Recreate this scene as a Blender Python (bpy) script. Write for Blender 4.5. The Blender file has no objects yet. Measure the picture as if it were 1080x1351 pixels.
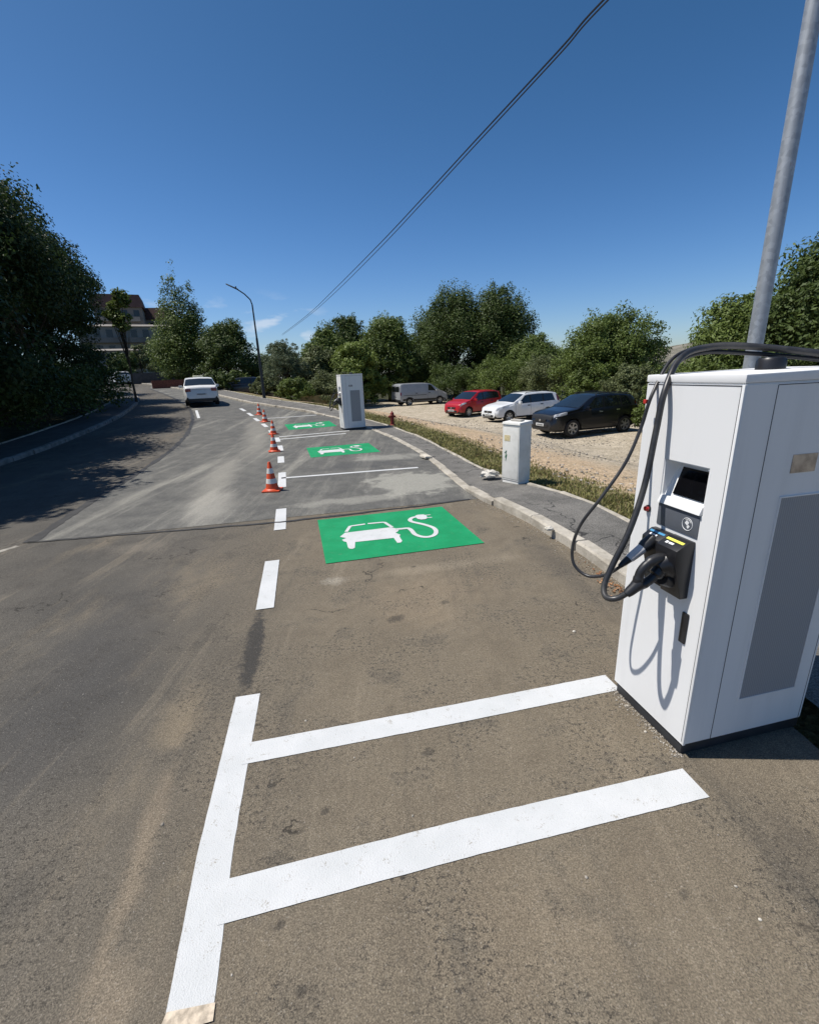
import bpy, bmesh, math, random
import numpy as np
from mathutils import Vector, Matrix
rad = math.radians
random.seed(7)
rng = np.random.default_rng(11)
scene = bpy.context.scene
COL = scene.collection

# ------------------------------------------------------------------ camera
PITCH, ROLL, FPX, CAMH = 0.29810, -0.03794, 597.24, 1.956
cp, sp = math.cos(0.298), math.sin(0.298)
F = Vector((0, 0.95590, -0.29371))
R = Vector((0.99921, -0.01165, -0.03793))
U = Vector((0.03968, 0.29348, 0.95514))
cam = bpy.data.cameras.new('camera'); co = bpy.data.objects.new('camera', cam); COL.objects.link(co)
cam.sensor_fit = 'HORIZONTAL'; cam.sensor_width = 36; cam.lens = FPX / 1080 * 36
cam.clip_start = 0.05; cam.clip_end = 5000
co.matrix_world = Matrix(((R.x, U.x, -F.x, 0), (R.y, U.y, -F.y, 0), (R.z, U.z, -F.z, CAMH), (0, 0, 0, 1)))
scene.camera = co
# ------------------------------------------------------------------ world, sun, exposure
SUN_E = rad(61)
sdir = Vector((math.cos(SUN_E) * 0.9975, math.cos(SUN_E) * -0.07, -math.sin(SUN_E)))   # travel direction of the light
w = bpy.data.worlds.new("World"); scene.world = w; w.use_nodes = True
nt = w.node_tree; bg = nt.nodes['Background']
sky = nt.nodes.new('ShaderNodeTexSky'); sky.sky_type = 'NISHITA'; sky.sun_disc = False
sky.sun_elevation = SUN_E; sky.sun_rotation = math.atan2(-0.9975, 0.07)
sky.air_density = 1.0; sky.dust_density = 0.5; sky.ozone_density = 3.0; sky.altitude = 0
hs_ = nt.nodes.new('ShaderNodeHueSaturation'); hs_.inputs['Saturation'].default_value = 1.28
nt.links.new(sky.outputs[0], hs_.inputs['Color'])
tc_ = nt.nodes.new('ShaderNodeTexCoord'); sx_ = nt.nodes.new('ShaderNodeSeparateXYZ'); nt.links.new(tc_.outputs['Generated'], sx_.inputs[0])
mr_ = nt.nodes.new('ShaderNodeMapRange'); mr_.interpolation_type = 'SMOOTHSTEP'; nt.links.new(sx_.outputs[2], mr_.inputs[0])
for i_, v_ in zip((1, 2, 3, 4), (.55, .0, 0., 1.)): mr_.inputs[i_].default_value = v_
mx_ = nt.nodes.new('ShaderNodeMix'); mx_.data_type = 'RGBA'; mx_.blend_type = 'MULTIPLY'; nt.links.new(mr_.outputs[0], mx_.inputs[0]); nt.links.new(hs_.outputs[0], mx_.inputs[6]); mx_.inputs[7].default_value = (1.02, 1.13, 1.40, 1)
# a few low clouds far away over the bend
mp_ = nt.nodes.new('ShaderNodeMapping'); mp_.inputs['Scale'].default_value = (9, 9, 26); nt.links.new(tc_.outputs['Generated'], mp_.inputs[0])
cn_ = nt.nodes.new('ShaderNodeTexNoise'); cn_.inputs['Scale'].default_value = 1.3; cn_.inputs['Detail'].default_value = 6; nt.links.new(mp_.outputs[0], cn_.inputs[0])
c1_ = nt.nodes.new('ShaderNodeMapRange'); nt.links.new(cn_.outputs[0], c1_.inputs[0])
for i_, v_ in zip((1, 2, 3, 4), (.55, .68, 0., .55)): c1_.inputs[i_].default_value = v_
c2_ = nt.nodes.new('ShaderNodeMapRange'); c2_.interpolation_type = 'SMOOTHSTEP'; nt.links.new(sx_.outputs[2], c2_.inputs[0])
for i_, v_ in zip((1, 2, 3, 4), (.17, .10, 0., 1.)): c2_.inputs[i_].default_value = v_
c0_ = nt.nodes.new('ShaderNodeMapRange'); c0_.interpolation_type = 'SMOOTHSTEP'; nt.links.new(sx_.outputs[0], c0_.inputs[0])
for i_, v_ in zip((1, 2, 3, 4), (-.12, -.22, 0., 1.)): c0_.inputs[i_].default_value = v_
c4_ = nt.nodes.new('ShaderNodeMath'); c4_.operation = 'MULTIPLY'; nt.links.new(c1_.outputs[0], c4_.inputs[0]); nt.links.new(c0_.outputs[0], c4_.inputs[1])
c3_ = nt.nodes.new('ShaderNodeMath'); c3_.operation = 'MULTIPLY'; nt.links.new(c4_.outputs[0], c3_.inputs[0]); nt.links.new(c2_.outputs[0], c3_.inputs[1])
m2_ = nt.nodes.new('ShaderNodeMix'); m2_.data_type = 'RGBA'; nt.links.new(c3_.outputs[0], m2_.inputs[0]); nt.links.new(mx_.outputs[2], m2_.inputs[6]); m2_.inputs[7].default_value = (8.5, 9.2, 10.2, 1)
nt.links.new(m2_.outputs[2], bg.inputs[0]); bg.inputs[1].default_value = 0.080
sun = bpy.data.lights.new('sun', 'SUN'); so = bpy.data.objects.new('sun', sun); COL.objects.link(so)
sun.energy = 5.0; sun.angle = rad(0.53); sun.color = (1.0, 0.955, 0.89)
so.rotation_euler = sdir.to_track_quat('-Z', 'Y').to_euler()
scene.view_settings.view_transform = 'Standard'; scene.view_settings.look = 'None'
scene.view_settings.exposure = 0.12; scene.view_settings.gamma = 1
scene.render.engine = 'CYCLES'
scene.cycles.max_bounces = 5; scene.cycles.transparent_max_bounces = 4

# ------------------------------------------------------------------ helpers
def tag(o, label=None, cat=None, group=None, kind=None):
    if label: o['label'] = label
    if cat: o['category'] = cat
    if group: o['group'] = group
    if kind: o['kind'] = kind
    return o
def empty(name, loc=(0, 0, 0), rz=0):
    o = bpy.data.objects.new(name, None); COL.objects.link(o)
    o.location = loc; o.rotation_euler = (0, 0, rz); o.empty_display_size = 0.2
    return o
def copy_tree(o, parent=None):
    c = o.copy(); COL.objects.link(c); c.parent = parent
    for ch in list(o.children): copy_tree(ch, c)
    return c
class MB:
    def __init__(s): s.v = []; s.f = []; s.m = []
    def add(s, vs, fs, mi=0):
        b = len(s.v); s.v += [tuple(p) for p in vs]; s.f += [tuple(b + i for i in f) for f in fs]; s.m += [mi] * len(fs)
        return s
    def box(s, x0, x1, y0, y1, z0, z1, mi=0):
        return s.add([(x0,y0,z0),(x1,y0,z0),(x1,y1,z0),(x0,y1,z0),(x0,y0,z1),(x1,y0,z1),(x1,y1,z1),(x0,y1,z1)],
                     [(0,3,2,1),(4,5,6,7),(0,1,5,4),(1,2,6,5),(2,3,7,6),(3,0,4,7)], mi)
    def tube(s, pts, rr, n=8, mi=0, caps=True):
        pts = [Vector(p) for p in pts]; k = len(pts)
        if not hasattr(rr, '__len__'): rr = [rr] * k
        rings = []; ref = None
        for i in range(k):
            t = (pts[min(i+1, k-1)] - pts[max(i-1, 0)]).normalized()
            if ref is None:
                ref = t.orthogonal().normalized()
            else:
                ref = (ref - t * ref.dot(t)).normalized()
            b = t.cross(ref)
            rings.append([pts[i] + (ref * math.cos(a) + b * math.sin(a)) * rr[i] for a in [2*math.pi*j/n for j in range(n)]])
        vs = [p for r_ in rings for p in r_]
        fs = [(i*n+j, i*n+(j+1) % n, (i+1)*n+(j+1) % n, (i+1)*n+j) for i in range(k-1) for j in range(n)]
        if caps: fs += [tuple(reversed(range(n))), tuple((k-1)*n + j for j in range(n))]
        return s.add(vs, fs, mi)
    def lathe(s, prof, c=(0, 0, 0), n=24, axis='z', mi=0, caps=True):
        vs = []; k = len(prof)
        for r_, h in prof:
            for j in range(n):
                a = 2*math.pi*j/n; x, y = r_*math.cos(a), r_*math.sin(a)
                p = (x, y, h) if axis == 'z' else ((x, h, -y) if axis == 'y' else (h, x, y))
                vs.append((p[0]+c[0], p[1]+c[1], p[2]+c[2]))
        fs = [(i*n+j, i*n+(j+1) % n, (i+1)*n+(j+1) % n, (i+1)*n+j) for i in range(k-1) for j in range(n)]
        if caps: fs += [tuple(reversed(range(n))), tuple((k-1)*n + j for j in range(n))]
        return s.add(vs, fs, mi)
    def build(s, name, mats, parent=None, smooth=False, bevel=0, seg=2, angle=35):
        me = bpy.data.meshes.new(name); me.from_pydata(s.v, [], s.f)
        if not isinstance(mats, (list, tuple)): mats = [mats]
        for m in mats: me.materials.append(m)
        me.polygons.foreach_set('material_index', s.m)
        if bevel:
            bm = bmesh.new(); bm.from_mesh(me)
            bmesh.ops.remove_doubles(bm, verts=bm.verts, dist=1e-5)
            bmesh.ops.recalc_face_normals(bm, faces=bm.faces)
            es = [e for e in bm.edges if len(e.link_faces) == 2 and e.calc_face_angle(0) > rad(30)]
            bmesh.ops.bevel(bm, geom=es, offset=bevel, segments=seg, affect='EDGES', profile=0.6)
            bm.to_mesh(me); bm.free()
        if smooth or bevel:
            me.polygons.foreach_set('use_smooth', [True]*len(me.polygons))
            me.set_sharp_from_angle(angle=rad(angle))
        me.update()
        o = bpy.data.objects.new(name, me); COL.objects.link(o)
        if parent: o.parent = parent
        return o
def spline(pts, per=8):
    P = [np.array(p, float) for p in pts]; P = [2*P[0]-P[1]] + P + [2*P[-1]-P[-2]]; out = []
    for i in range(1, len(P)-2):
        for k in range(per):
            t = k/per; a, b, c, d = P[i-1:i+3]
            out.append(0.5*((2*b)+(c-a)*t+(2*a-5*b+4*c-d)*t*t+(3*b-a-3*c+d)*t**3))
    out.append(P[-2]); return np.array(out)
def resample(P, step):
    P = np.asarray(P); d = np.r_[0, np.cumsum(np.linalg.norm(np.diff(P, axis=0), axis=1))]
    n = max(2, int(d[-1]/step)+1); s = np.linspace(0, d[-1], n)
    return np.stack([np.interp(s, d, P[:, k]) for k in range(P.shape[1])], 1)

# ------------------------------------------------------------------ plan curves (metres on the ground)
KERB = spline([(2.6,-9),(2.3,-3),(2.12,0.5),(2.06,2.5),(1.95,3.82),(1.76,4.94),(1.46,6.0),(1.05,7.1),(0.72,9.0),(0.40,10.93),(-0.14,13.1),(-0.92,15.4),
               (-1.8,17.4),(-2.75,19.2),(-3.95,20.9),(-5.62,22.95),(-8.56,26.3),(-12.1,31.6),(-15.8,37.1),(-20.5,43.1),(-28.7,53.8),(-36,62),(-50,78),(-70,98)])
SWOUT = spline([(4.2,-9),(3.6,-3),(3.2,0.5),(2.95,2.6),(2.72,4.2),(2.66,5.2),(2.45,6.6),(2.1,7.42),(1.62,8.7),(1.16,10.67),(0.54,13.5),(-0.2,15.7),
                (-1.0,17.6),(-2.0,19.4),(-4.0,23.0),(-7.6,27.6),(-11.3,33.2),(-14.9,38.8),(-19.6,45.0),(-27.8,55.5),(-35,64),(-49,80),(-69,100)])
LEFTK = spline([(-8.2,-9),(-8.5,-3),(-8.9,2),(-9.6,7),(-10.55,12),(-11.1,14.5),(-12.07,18.1),(-13.5,22.4),(-17,30),(-21,36.5),(-29,47),(-36,56),(-46,67),(-66,86)])
LEFTO = LEFTK + np.array([-1.5, -0.35])
LANE = spline([(-0.62,-4),(-0.75,0.6),(-0.93,1.5),(-1.09,2.46),(-1.31,3.59),(-1.55,4.69),(-1.76,5.76),(-1.99,6.78),(-2.36,8.25),(-2.71,9.6),(-3.04,10.8),
               (-3.28,11.7),(-3.52,12.6),(-3.78,13.5),(-4.3,15.1),(-5.05,17.0),(-5.9,18.9),(-7.44,22.3),(-8.3,24.2)])
SWI = resample(SWOUT, 0.4); _t = np.gradient(SWI, axis=0); _t /= np.linalg.norm(_t, axis=1)[:, None]
def sdist(X, Y, C=None):
    """signed distance to the outer pavement edge, positive on the car park side"""
    X = np.asarray(X, float).ravel(); Y = np.asarray(Y, float).ravel(); out = np.empty(len(X))
    S, T = (SWI, _t) if C is None else C
    for i in range(0, len(X), 4000):
        dx = X[i:i+4000, None]-S[None, :, 0]; dy = Y[i:i+4000, None]-S[None, :, 1]
        D = dx*dx+dy*dy; j = D.argmin(1); k = np.arange(len(j))
        out[i:i+4000] = np.sqrt(D[k, j]) * np.sign(dx[k, j]*T[j, 1]-dy[k, j]*T[j, 0])
    return out
LKI = resample(LEFTO, 0.4); _tl = np.gradient(LKI, axis=0); _tl /= np.linalg.norm(_tl, axis=1)[:, None]
def hr(r):
    r = np.minimum(r, 95.0); t = np.maximum(r-11, 0)
    z = np.where(t < 8, .05*t*t/16, .05*(t-4))
    return z-np.maximum(r-26, 0)*.016
def height(X, Y):
    X = np.asarray(X, float).ravel(); Y = np.asarray(Y, float).ravel()
    z = hr(np.hypot(X, np.maximum(Y, 0))); d = sdist(X, Y)
    s = np.clip((d-0.3)/7, 0, 1); s = s*s*(3-2*s)
    z = z*(1-s)-0.85*s
    dl = -sdist(X, Y, (LKI, _tl)); b = np.clip(dl/8, 0, 1)          # bank on the left
    return z + b*b*(3-2*b)*0.9
def H1(x, y): return float(height([x], [y])[0])
def at(px, py, dz=0.0):
    """point of the ground seen at a place of the photograph (used to measure the layout)"""
    d = F + R*((px-540)/FPX) + U*((675.5-py)/FPX)
    ts = np.geomspace(1, 150, 260)
    X = d.x*ts; Y = d.y*ts; Z = CAMH+d.z*ts - (height(X, Y)+dz)
    k = np.argmax(Z < 0)
    if k == 0: k = len(ts)-1
    a, b = Z[k-1], Z[k]; t = ts[k-1]+(ts[k]-ts[k-1])*a/(a-b+1e-9)
    return Vector((d.x*t, d.y*t, H1(d.x*t, d.y*t)+dz))
def bearing(px, dist):
    """ground point at a distance along the bearing of a column of the photograph (taken at eye level)"""
    t = -(F.z+R.z*(px-540)/FPX)/U.z
    d = F+R*((px-540)/FPX)+U*t; d.z = 0; d.normalize()
    x, y = d.x*dist, d.y*dist
    return Vector((x, y, H1(x, y)))

# ------------------------------------------------------------------ materials
MATS = {}
class NB:
    def __init__(s, name):
        s.m = bpy.data.materials.new(name); s.m.use_nodes = True; s.t = s.m.node_tree
        s.b = s.t.nodes['Principled BSDF']; s.pos = None
    def n(s, ty, **kw):
        nd = s.t.nodes.new(ty)
        for k, v in kw.items(): setattr(nd, k, v)
        return nd
    def l(s, a, b): s.t.links.new(a, b)
    def P(s):
        if s.pos is None: s.pos = s.n('ShaderNodeNewGeometry').outputs['Position']
        return s.pos
    def O(s): return s.n('ShaderNodeTexCoord').outputs['Object']
    def noise(s, scale, detail=4, rough=.55, vec=None, dist=0, stretch=None, rot=0):
        vec = vec or s.P()
        if stretch:
            mp = s.n('ShaderNodeMapping'); s.l(vec, mp.inputs[0]); mp.inputs['Scale'].default_value = stretch
            mp.inputs['Rotation'].default_value = (0, 0, rot); vec = mp.outputs[0]
        nd = s.n('ShaderNodeTexNoise'); s.l(vec, nd.inputs['Vector'])
        nd.inputs['Scale'].default_value = scale; nd.inputs['Detail'].default_value = detail
        nd.inputs['Roughness'].default_value = rough; nd.inputs['Distortion'].default_value = dist
        return nd.outputs[0]
    def voro(s, scale, out=0, vec=None, feature='F1'):
        nd = s.n('ShaderNodeTexVoronoi', feature=feature); s.l(vec or s.P(), nd.inputs['Vector']); nd.inputs['Scale'].default_value = scale
        return nd.outputs[out]
    def ramp(s, x, a, b, lo=0., hi=1.):
        nd = s.n('ShaderNodeMapRange', interpolation_type='SMOOTHSTEP'); s.l(x, nd.inputs[0])
        for i, v in zip((1, 2, 3, 4), (a, b, lo, hi)): nd.inputs[i].default_value = v
        return nd.outputs[0]
    def math(s, op, a, b=None, c=None):
        nd = s.n('ShaderNodeMath', operation=op)
        for i, v in enumerate((a, b, c)):
            if v is None: continue
            if isinstance(v, (int, float)): nd.inputs[i].default_value = v
            else: s.l(v, nd.inputs[i])
        return nd.outputs[0]
    def mix(s, fac, a, b, mode='MIX'):
        nd = s.n('ShaderNodeMix', data_type='RGBA', blend_type=mode)
        for i, v in ((0, fac), (6, a), (7, b)):
            if isinstance(v, (int, float)): nd.inputs[i].default_value = v
            elif isinstance(v, (tuple, list)): nd.inputs[i].default_value = (*v, 1)
            else: s.l(v, nd.inputs[i])
        return nd.outputs[2]
    def bump(s, h, strength=.3, dist=.01):
        nd = s.n('ShaderNodeBump'); s.l(h, nd.inputs['Height']); nd.inputs['Strength'].default_value = strength
        nd.inputs['Distance'].default_value = dist; s.l(nd.outputs[0], s.b.inputs['Normal'])
    def blob(s, cx, cy, rx, ry, ang=0, nz=None, amp=.5, soft=.5):
        """soft edged patch of the ground with a ragged outline"""
        mp = s.n('ShaderNodeMapping', vector_type='TEXTURE'); s.l(s.P(), mp.inputs[0])
        mp.inputs['Location'].default_value = (cx, cy, 0); mp.inputs['Rotation'].default_value = (0, 0, ang)
        mp.inputs['Scale'].default_value = (rx, ry, 1e4)
        ln = s.n('ShaderNodeVectorMath', operation='LENGTH'); s.l(mp.outputs[0], ln.inputs[0])
        v = ln.outputs['Value']
        if nz is not None: v = s.math('ADD', v, s.math('MULTIPLY', s.math('SUBTRACT', nz, .5), amp*2))
        return s.ramp(v, 1.0, 1.0-soft)
    def col(s, c):
        if isinstance(c, (tuple, list)): s.b.inputs['Base Color'].default_value = (*c, 1)
        else: s.l(c, s.b.inputs['Base Color'])
    def set(s, rough=.6, metal=0, spec=.5, coat=0):
        s.b.inputs['Roughness'].default_value = rough; s.b.inputs['Metallic'].default_value = metal
        s.b.inputs['Specular IOR Level'].default_value = spec; s.b.inputs['Coat Weight'].default_value = coat
        s.b.inputs['Coat Roughness'].default_value = .06
        return s.m
def simple(name, c, rough=.6, metal=0, spec=.5, coat=0, var=.12, scale=8, bump=0, vec='O'):
    if name in MATS: return MATS[name]
    k = NB(name); v = k.O() if vec == 'O' else None
    n = k.noise(scale, 5, .6, vec=v)
    k.col(k.mix(k.ramp(n, .3, .7), tuple(x*(1-var) for x in c), tuple(min(1, x*(1+var)) for x in c)))
    if bump: k.bump(k.noise(scale*12, 3, .6, vec=v), bump, .004)
    MATS[name] = k.set(rough, metal, spec, coat); return MATS[name]

def asphalt_tex(k, c, speck=.35, fine=170, bumps=.5):
    """aggregate: small light and dark stones, in colour and relief"""
    v = k.voro(fine, 1); sp_ = k.ramp(k.math('MULTIPLY', k.noise(fine*.8, 2, .6), 1.0), .35, .68, 1-speck, 1+speck)
    sep = k.n('ShaderNodeSeparateColor'); k.l(v, sep.inputs[0])
    rnd = k.ramp(sep.outputs[0], .0, 1., 1-speck*.9, 1+speck*.9)
    light = k.ramp(sep.outputs[1], .975, .99, 0, .28)
    m = k.math('MULTIPLY', sp_, rnd)
    cc = k.n('ShaderNodeCombineColor'); [k.l(m, cc.inputs[i]) for i in range(3)]
    c = k.mix(1.0, c, cc.outputs[0], 'MULTIPLY')
    c = k.mix(light, c, (.42, .38, .32))
    h = k.math('ADD', k.voro(fine, 0), k.math('MULTIPLY', k.noise(35, 4, .7), 1.2))
    k.bump(h, bumps, .006)
    return c
# --- old brown asphalt of the bay and the road
k = NB('old_asphalt')
n1 = k.noise(.55, 5, .6); n2 = k.noise(2.6, 5, .65); n3 = k.noise(9, 4, .7); nb = k.noise(1.6, 4, .6)
c = k.mix(k.ramp(n1, .35, .65), (.088, .082, .074), (.125, .110, .091))
sx = k.n('ShaderNodeSeparateXYZ'); k.l(k.P(), sx.inputs[0])
lanepos = k.math('ADD', sx.outputs[0], k.math('MULTIPLY', sx.outputs[1], .215))          # > 0 inside the bay
bay = k.ramp(k.math('ADD', lanepos, k.math('MULTIPLY', k.math('SUBTRACT', n1, .5), 1.4)), -1.9, .2)
c = k.mix(bay, k.mix(k.ramp(n1, .35, .65), (.080, .074, .064), (.112, .101, .084)), k.mix(k.ramp(n2, .3, .7), (.148, .122, .087), (.200, .166, .118)))
c = k.mix(k.math('MULTIPLY', k.ramp(n2, .50, .70), .5), c, (.060, .055, .047)); c = k.mix(k.math('MULTIPLY', k.ramp(k.noise(.8, 6, .7, stretch=(1.3, .5, 1)), .52, .70), .45), c, (.23, .185, .125))
c = k.mix(k.math('MULTIPLY', k.ramp(n3, .60, .75), .35), c, (.055, .050, .044))
c = k.mix(k.math('MULTIPLY', k.blob(.15, 3.75, .75, .8, .2, nb, .8, .8), .40), c, (.27, .21, .14))
c = k.mix(k.math('MULTIPLY', k.blob(.2, 4.35, 1.2, .16, .22, nb, .7, .8), .45), c, (.30, .25, .18))
c = k.mix(k.math('MULTIPLY', k.blob(-.78, 4.13, .16, .12, .2, n3, .7, .7), .6), c, (.36, .33, .27))
c = k.mix(k.math('MULTIPLY', k.blob(-1.23, 1.50, .07, .75, .20, n2, 1.3, .9), .35), c, (.34, .265, .18))
c = k.mix(k.math('MULTIPLY', k.blob(-1.05, .85, .16, .45, .10, n2, 1.2, .9), .35), c, (.33, .26, .18))
c = k.mix(k.math('MULTIPLY', k.blob(-1.45, 2.35, .20, .42, .2, n2, 1.1, .9), .35), c, (.30, .235, .15))
c = k.mix(k.math('MULTIPLY', k.blob(.45, 1.15, .55, .35, .1, n2, .9, .9), .30), c, (.24, .19, .13))
c = k.mix(k.math('MULTIPLY', k.blob(1.55, 1.15, .30, .8, .1, n2, .9, .9), .35), c, (.05, .047, .044))
c = k.mix(k.math('MULTIPLY', k.blob(1.55, 4.2, .28, 1.6, .12, nb, .9, .8), .45), c, (.07, .064, .056))
c = k.mix(k.math('MULTIPLY', k.blob(-1.225, 3.0, .085, .66, .20, k.noise(16, 5, .8), .9, .45), .95), c, (.045, .042, .038))   # scorched old line
c = k.mix(k.math('MULTIPLY', k.blob(-2.35, 2.6, .55, 2.6, .2, n1, 1.0, .9), .35), c, (.052, .052, .054))
c = k.mix(k.math('MULTIPLY', k.blob(-3.4, 5.3, .6, .35, .1, n2, 1.0, .9), .35), c, (.22, .19, .15))
for (x, y, r_) in [(.05,1.95,.05),(-.45,1.63,.03),(-.55,1.17,.03),(-.42,.98,.03),(1.0,1.22,.03),(-.15,3.35,.10),(.28,3.6,.06),(.02,4.4,.04)]:
    c = k.mix(k.math('MULTIPLY', k.blob(x, y, r_, r_*.7, .6, k.noise(38, 4, .75), 1.3, .6), .65), c, (.045, .040, .033))
# pitted zones: small dark holes where the binder has worn away
pit = k.ramp(k.noise(42, 4, .8), .50, .38); zone = k.ramp(k.noise(1.3, 5, .65), .44, .56)
c = k.mix(k.math('MULTIPLY', k.math('MULTIPLY', pit, zone), .9), c, (.050, .044, .036))
pit2 = k.ramp(k.noise(24, 5, .8), .40, .30); c = k.mix(k.math('MULTIPLY', pit2, .55), c, (.055, .048, .040))
pale_ = k.ramp(k.noise(44, 5, .8), .60, .72); c = k.mix(k.math('MULTIPLY', pale_, .30), c, (.34, .29, .21))
ck = k.n('ShaderNodeVectorMath', operation='ADD'); nz_ = k.n('ShaderNodeTexNoise'); nz_.inputs['Scale'].default_value = 3.2; nz_.inputs['Detail'].default_value = 6; k.l(k.P(), nz_.inputs[0]); k.l(k.P(), ck.inputs[0]); k.l(nz_.outputs[1], ck.inputs[1])
cv = k.voro(.42, 0, feature='DISTANCE_TO_EDGE', vec=ck.outputs[0]); cmask = k.math('MULTIPLY', k.ramp(cv, .0065, .0015, 0, .8), k.ramp(nb, .52, .60))
c = k.mix(cmask, c, (.025, .022, .018))
stk = k.noise(2.2, 6, .72, stretch=(1.5, .12, 1), rot=-.2); c = k.mix(k.math('MULTIPLY', k.ramp(stk, .54, .70), .30), c, (.30, .25, .18)); c = k.mix(k.math('MULTIPLY', k.ramp(stk, .47, .34), .30), c, (.06, .055, .047))
ark = k.n('ShaderNodeTexWave', wave_type='RINGS', rings_direction='Z'); mpp = k.n('ShaderNodeMapping', vector_type='POINT'); mpp.inputs['Location'].default_value = (.35, -4.3, 0); k.l(k.P(), mpp.inputs[0]); k.l(mpp.outputs[0], ark.inputs[0]); ark.inputs['Scale'].default_value = 2.2; ark.inputs['Distortion'].default_value = 7.0; ark.inputs['Detail Scale'].default_value = 1.5
c = k.mix(k.math('MULTIPLY', k.math('MULTIPLY', k.ramp(ark.outputs[1], .6, 1.0), k.blob(.2, 3.7, 1.1, 1.1, 0, nb, .8, .7)), .10), c, (.07, .062, .05))
c = asphalt_tex(k, c, .24, 210, .5); k.col(c); OLD_ASPHALT = k.set(.85, spec=.3)
# --- newer grey asphalt further down
k = NB('new_asphalt')
n1 = k.noise(.5, 5, .6); n2 = k.noise(2.4, 5, .65); n3 = k.noise(8, 4, .7)
st = k.noise(1.2, 5, .7, stretch=(1.6, .16, 1), rot=-.28)
c = k.mix(k.ramp(n2, .3, .7), (.088, .086, .080), (.135, .131, .117))
c = k.mix(k.math('MULTIPLY', k.ramp(st, .47, .72), .62), c, (.32, .305, .258))
c = k.mix(k.math('MULTIPLY', k.blob(-3.2, 7.0, .55, 1.5, .30, st, 1.2, .9), .55), c, (.38, .36, .31))
c = k.mix(k.math('MULTIPLY', k.blob(-4.0, 9.5, .5, 3.5, .22, st, 1.2, .9), .50), c, (.34, .32, .27))
c = k.mix(k.math('MULTIPLY', k.blob(-5.2, 16., .6, 7., .28, st, 1.3, .9), .40), c, (.34, .32, .27))
c = k.mix(k.math('MULTIPLY', k.blob(.05, 8.3, .95, 1.05, .1, n2, .9, .35), .75), c, (.33, .32, .275))
c = k.mix(k.math('MULTIPLY', k.blob(-.9, 7.15, 1.1, .28, .22, n2, 1.2, .6), .6), c, (.30, .29, .25))
c = k.mix(k.math('MULTIPLY', k.blob(-.5, 11.0, 1.0, .55, .1, n2, 1.1, .6), .6), c, (.31, .30, .26))
c = k.mix(k.math('MULTIPLY', k.blob(-.9, 10.2, 1.3, .5, .15, n2, .8, .5), .5), c, (.07, .07, .07))
pit = k.ramp(k.noise(30, 5, .8), .42, .32); c = k.mix(k.math('MULTIPLY', pit, .5), c, (.045, .044, .042))
c = asphalt_tex(k, c, .20, 150, .35); k.col(c); NEW_ASPHALT = k.set(.85, spec=.3)
# --- pavement (footway) asphalt
k = NB('footway_asphalt')
n2 = k.noise(1.8, 5, .65); cr = k.voro(.9, 0, feature='DISTANCE_TO_EDGE', vec=None)
wv = k.n('ShaderNodeVectorMath', operation='ADD'); k.l(k.P(), wv.inputs[0])
nz = k.n('ShaderNodeTexNoise'); nz.inputs['Scale'].default_value = 2.5; k.l(k.P(), nz.inputs[0]); k.l(nz.outputs[1], wv.inputs[1])
cr = k.voro(.75, 0, feature='DISTANCE_TO_EDGE', vec=wv.outputs[0])
c = k.mix(k.ramp(n2, .3, .7), (.115, .110, .100), (.185, .175, .158))
c = k.mix(k.ramp(cr, .012, .004, 0, .8), c, (.02, .02, .02))
c = asphalt_tex(k, c, .3, 130, .5); k.col(c); FOOT_ASPHALT = k.set(.88, spec=.25)
# --- left pavement and kerb carry the tree shade in their own darker colours
# --- kerb concrete
k = NB('kerb_concrete')
n2 = k.noise(3, 5, .7); n3 = k.noise(26, 4, .7)
c = k.mix(k.ramp(n2, .3, .7), (.30, .27, .22), (.50, .46, .39)); c = k.mix(k.ramp(n3, .55, .75, 0, .6), c, (.13, .115, .095))
k.col(c); k.bump(k.math('ADD', n3, k.noise(90, 2, .6)), .5, .012); KERB_M = k.set(.9, spec=.2)
# --- ground
k = NB('earth_and_gravel')
n1 = k.noise(.35, 5, .6); n2 = k.noise(1.6, 5, .65); n3 = k.noise(11, 5, .7)
att = k.n('ShaderNodeAttribute', attribute_name='edge'); e = att.outputs['Fac']
gr = k.mix(k.ramp(n2, .3, .7), (.40, .34, .250), (.55, .475, .365))
gr = k.mix(k.ramp(n3, .5, .7, 0, .5), gr, (.22, .20, .17))
dirt = k.mix(k.ramp(n3, .3, .7), (.44, .31, .19), (.58, .44, .29))
ee = k.math('ADD', e, k.math('MULTIPLY', k.math('SUBTRACT', n2, .5), 2.2))
c = k.mix(k.math('MULTIPLY', k.ramp(ee, 4.6, 2.2), .85), gr, dirt)
c = k.mix(k.math('MULTIPLY', k.ramp(n1, .58, .70), .35), c, (.14, .15, .07))
grass = k.mix(k.ramp(n3, .3, .7), (.10, .105, .04), (.26, .22, .11))
c = k.mix(k.ramp(k.math('ADD', e, k.math('MULTIPLY', k.math('SUBTRACT', n3, .5), 1.0)), 1.5, .9), c, grass)
far = k.n('ShaderNodeAttribute', attribute_name='wild').outputs['Fac']
hl = k.n('ShaderNodeAttribute', attribute_name='hill').outputs['Fac']
c = k.mix(far, c, k.mix(k.ramp(n2, .3, .7), (.030, .034, .016), (.075, .072, .034)))
c = k.mix(hl, c, k.mix(k.ramp(k.noise(.03, 5, .7), .4, .6), (.16,.15,.115), (.26,.235,.19)))
vv = k.voro(28, 1); sep = k.n('ShaderNodeSeparateColor'); k.l(vv, sep.inputs[0])
mm = k.ramp(sep.outputs[0], 0, 1, .62, 1.25); cc = k.n('ShaderNodeCombineColor'); [k.l(mm, cc.inputs[i]) for i in range(3)]
c = k.mix(1., c, cc.outputs[0], 'MULTIPLY'); k.col(c)
k.bump(k.math('ADD', k.voro(28, 0), n3), .9, .03); EARTH = k.set(.95, spec=.15)
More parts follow.
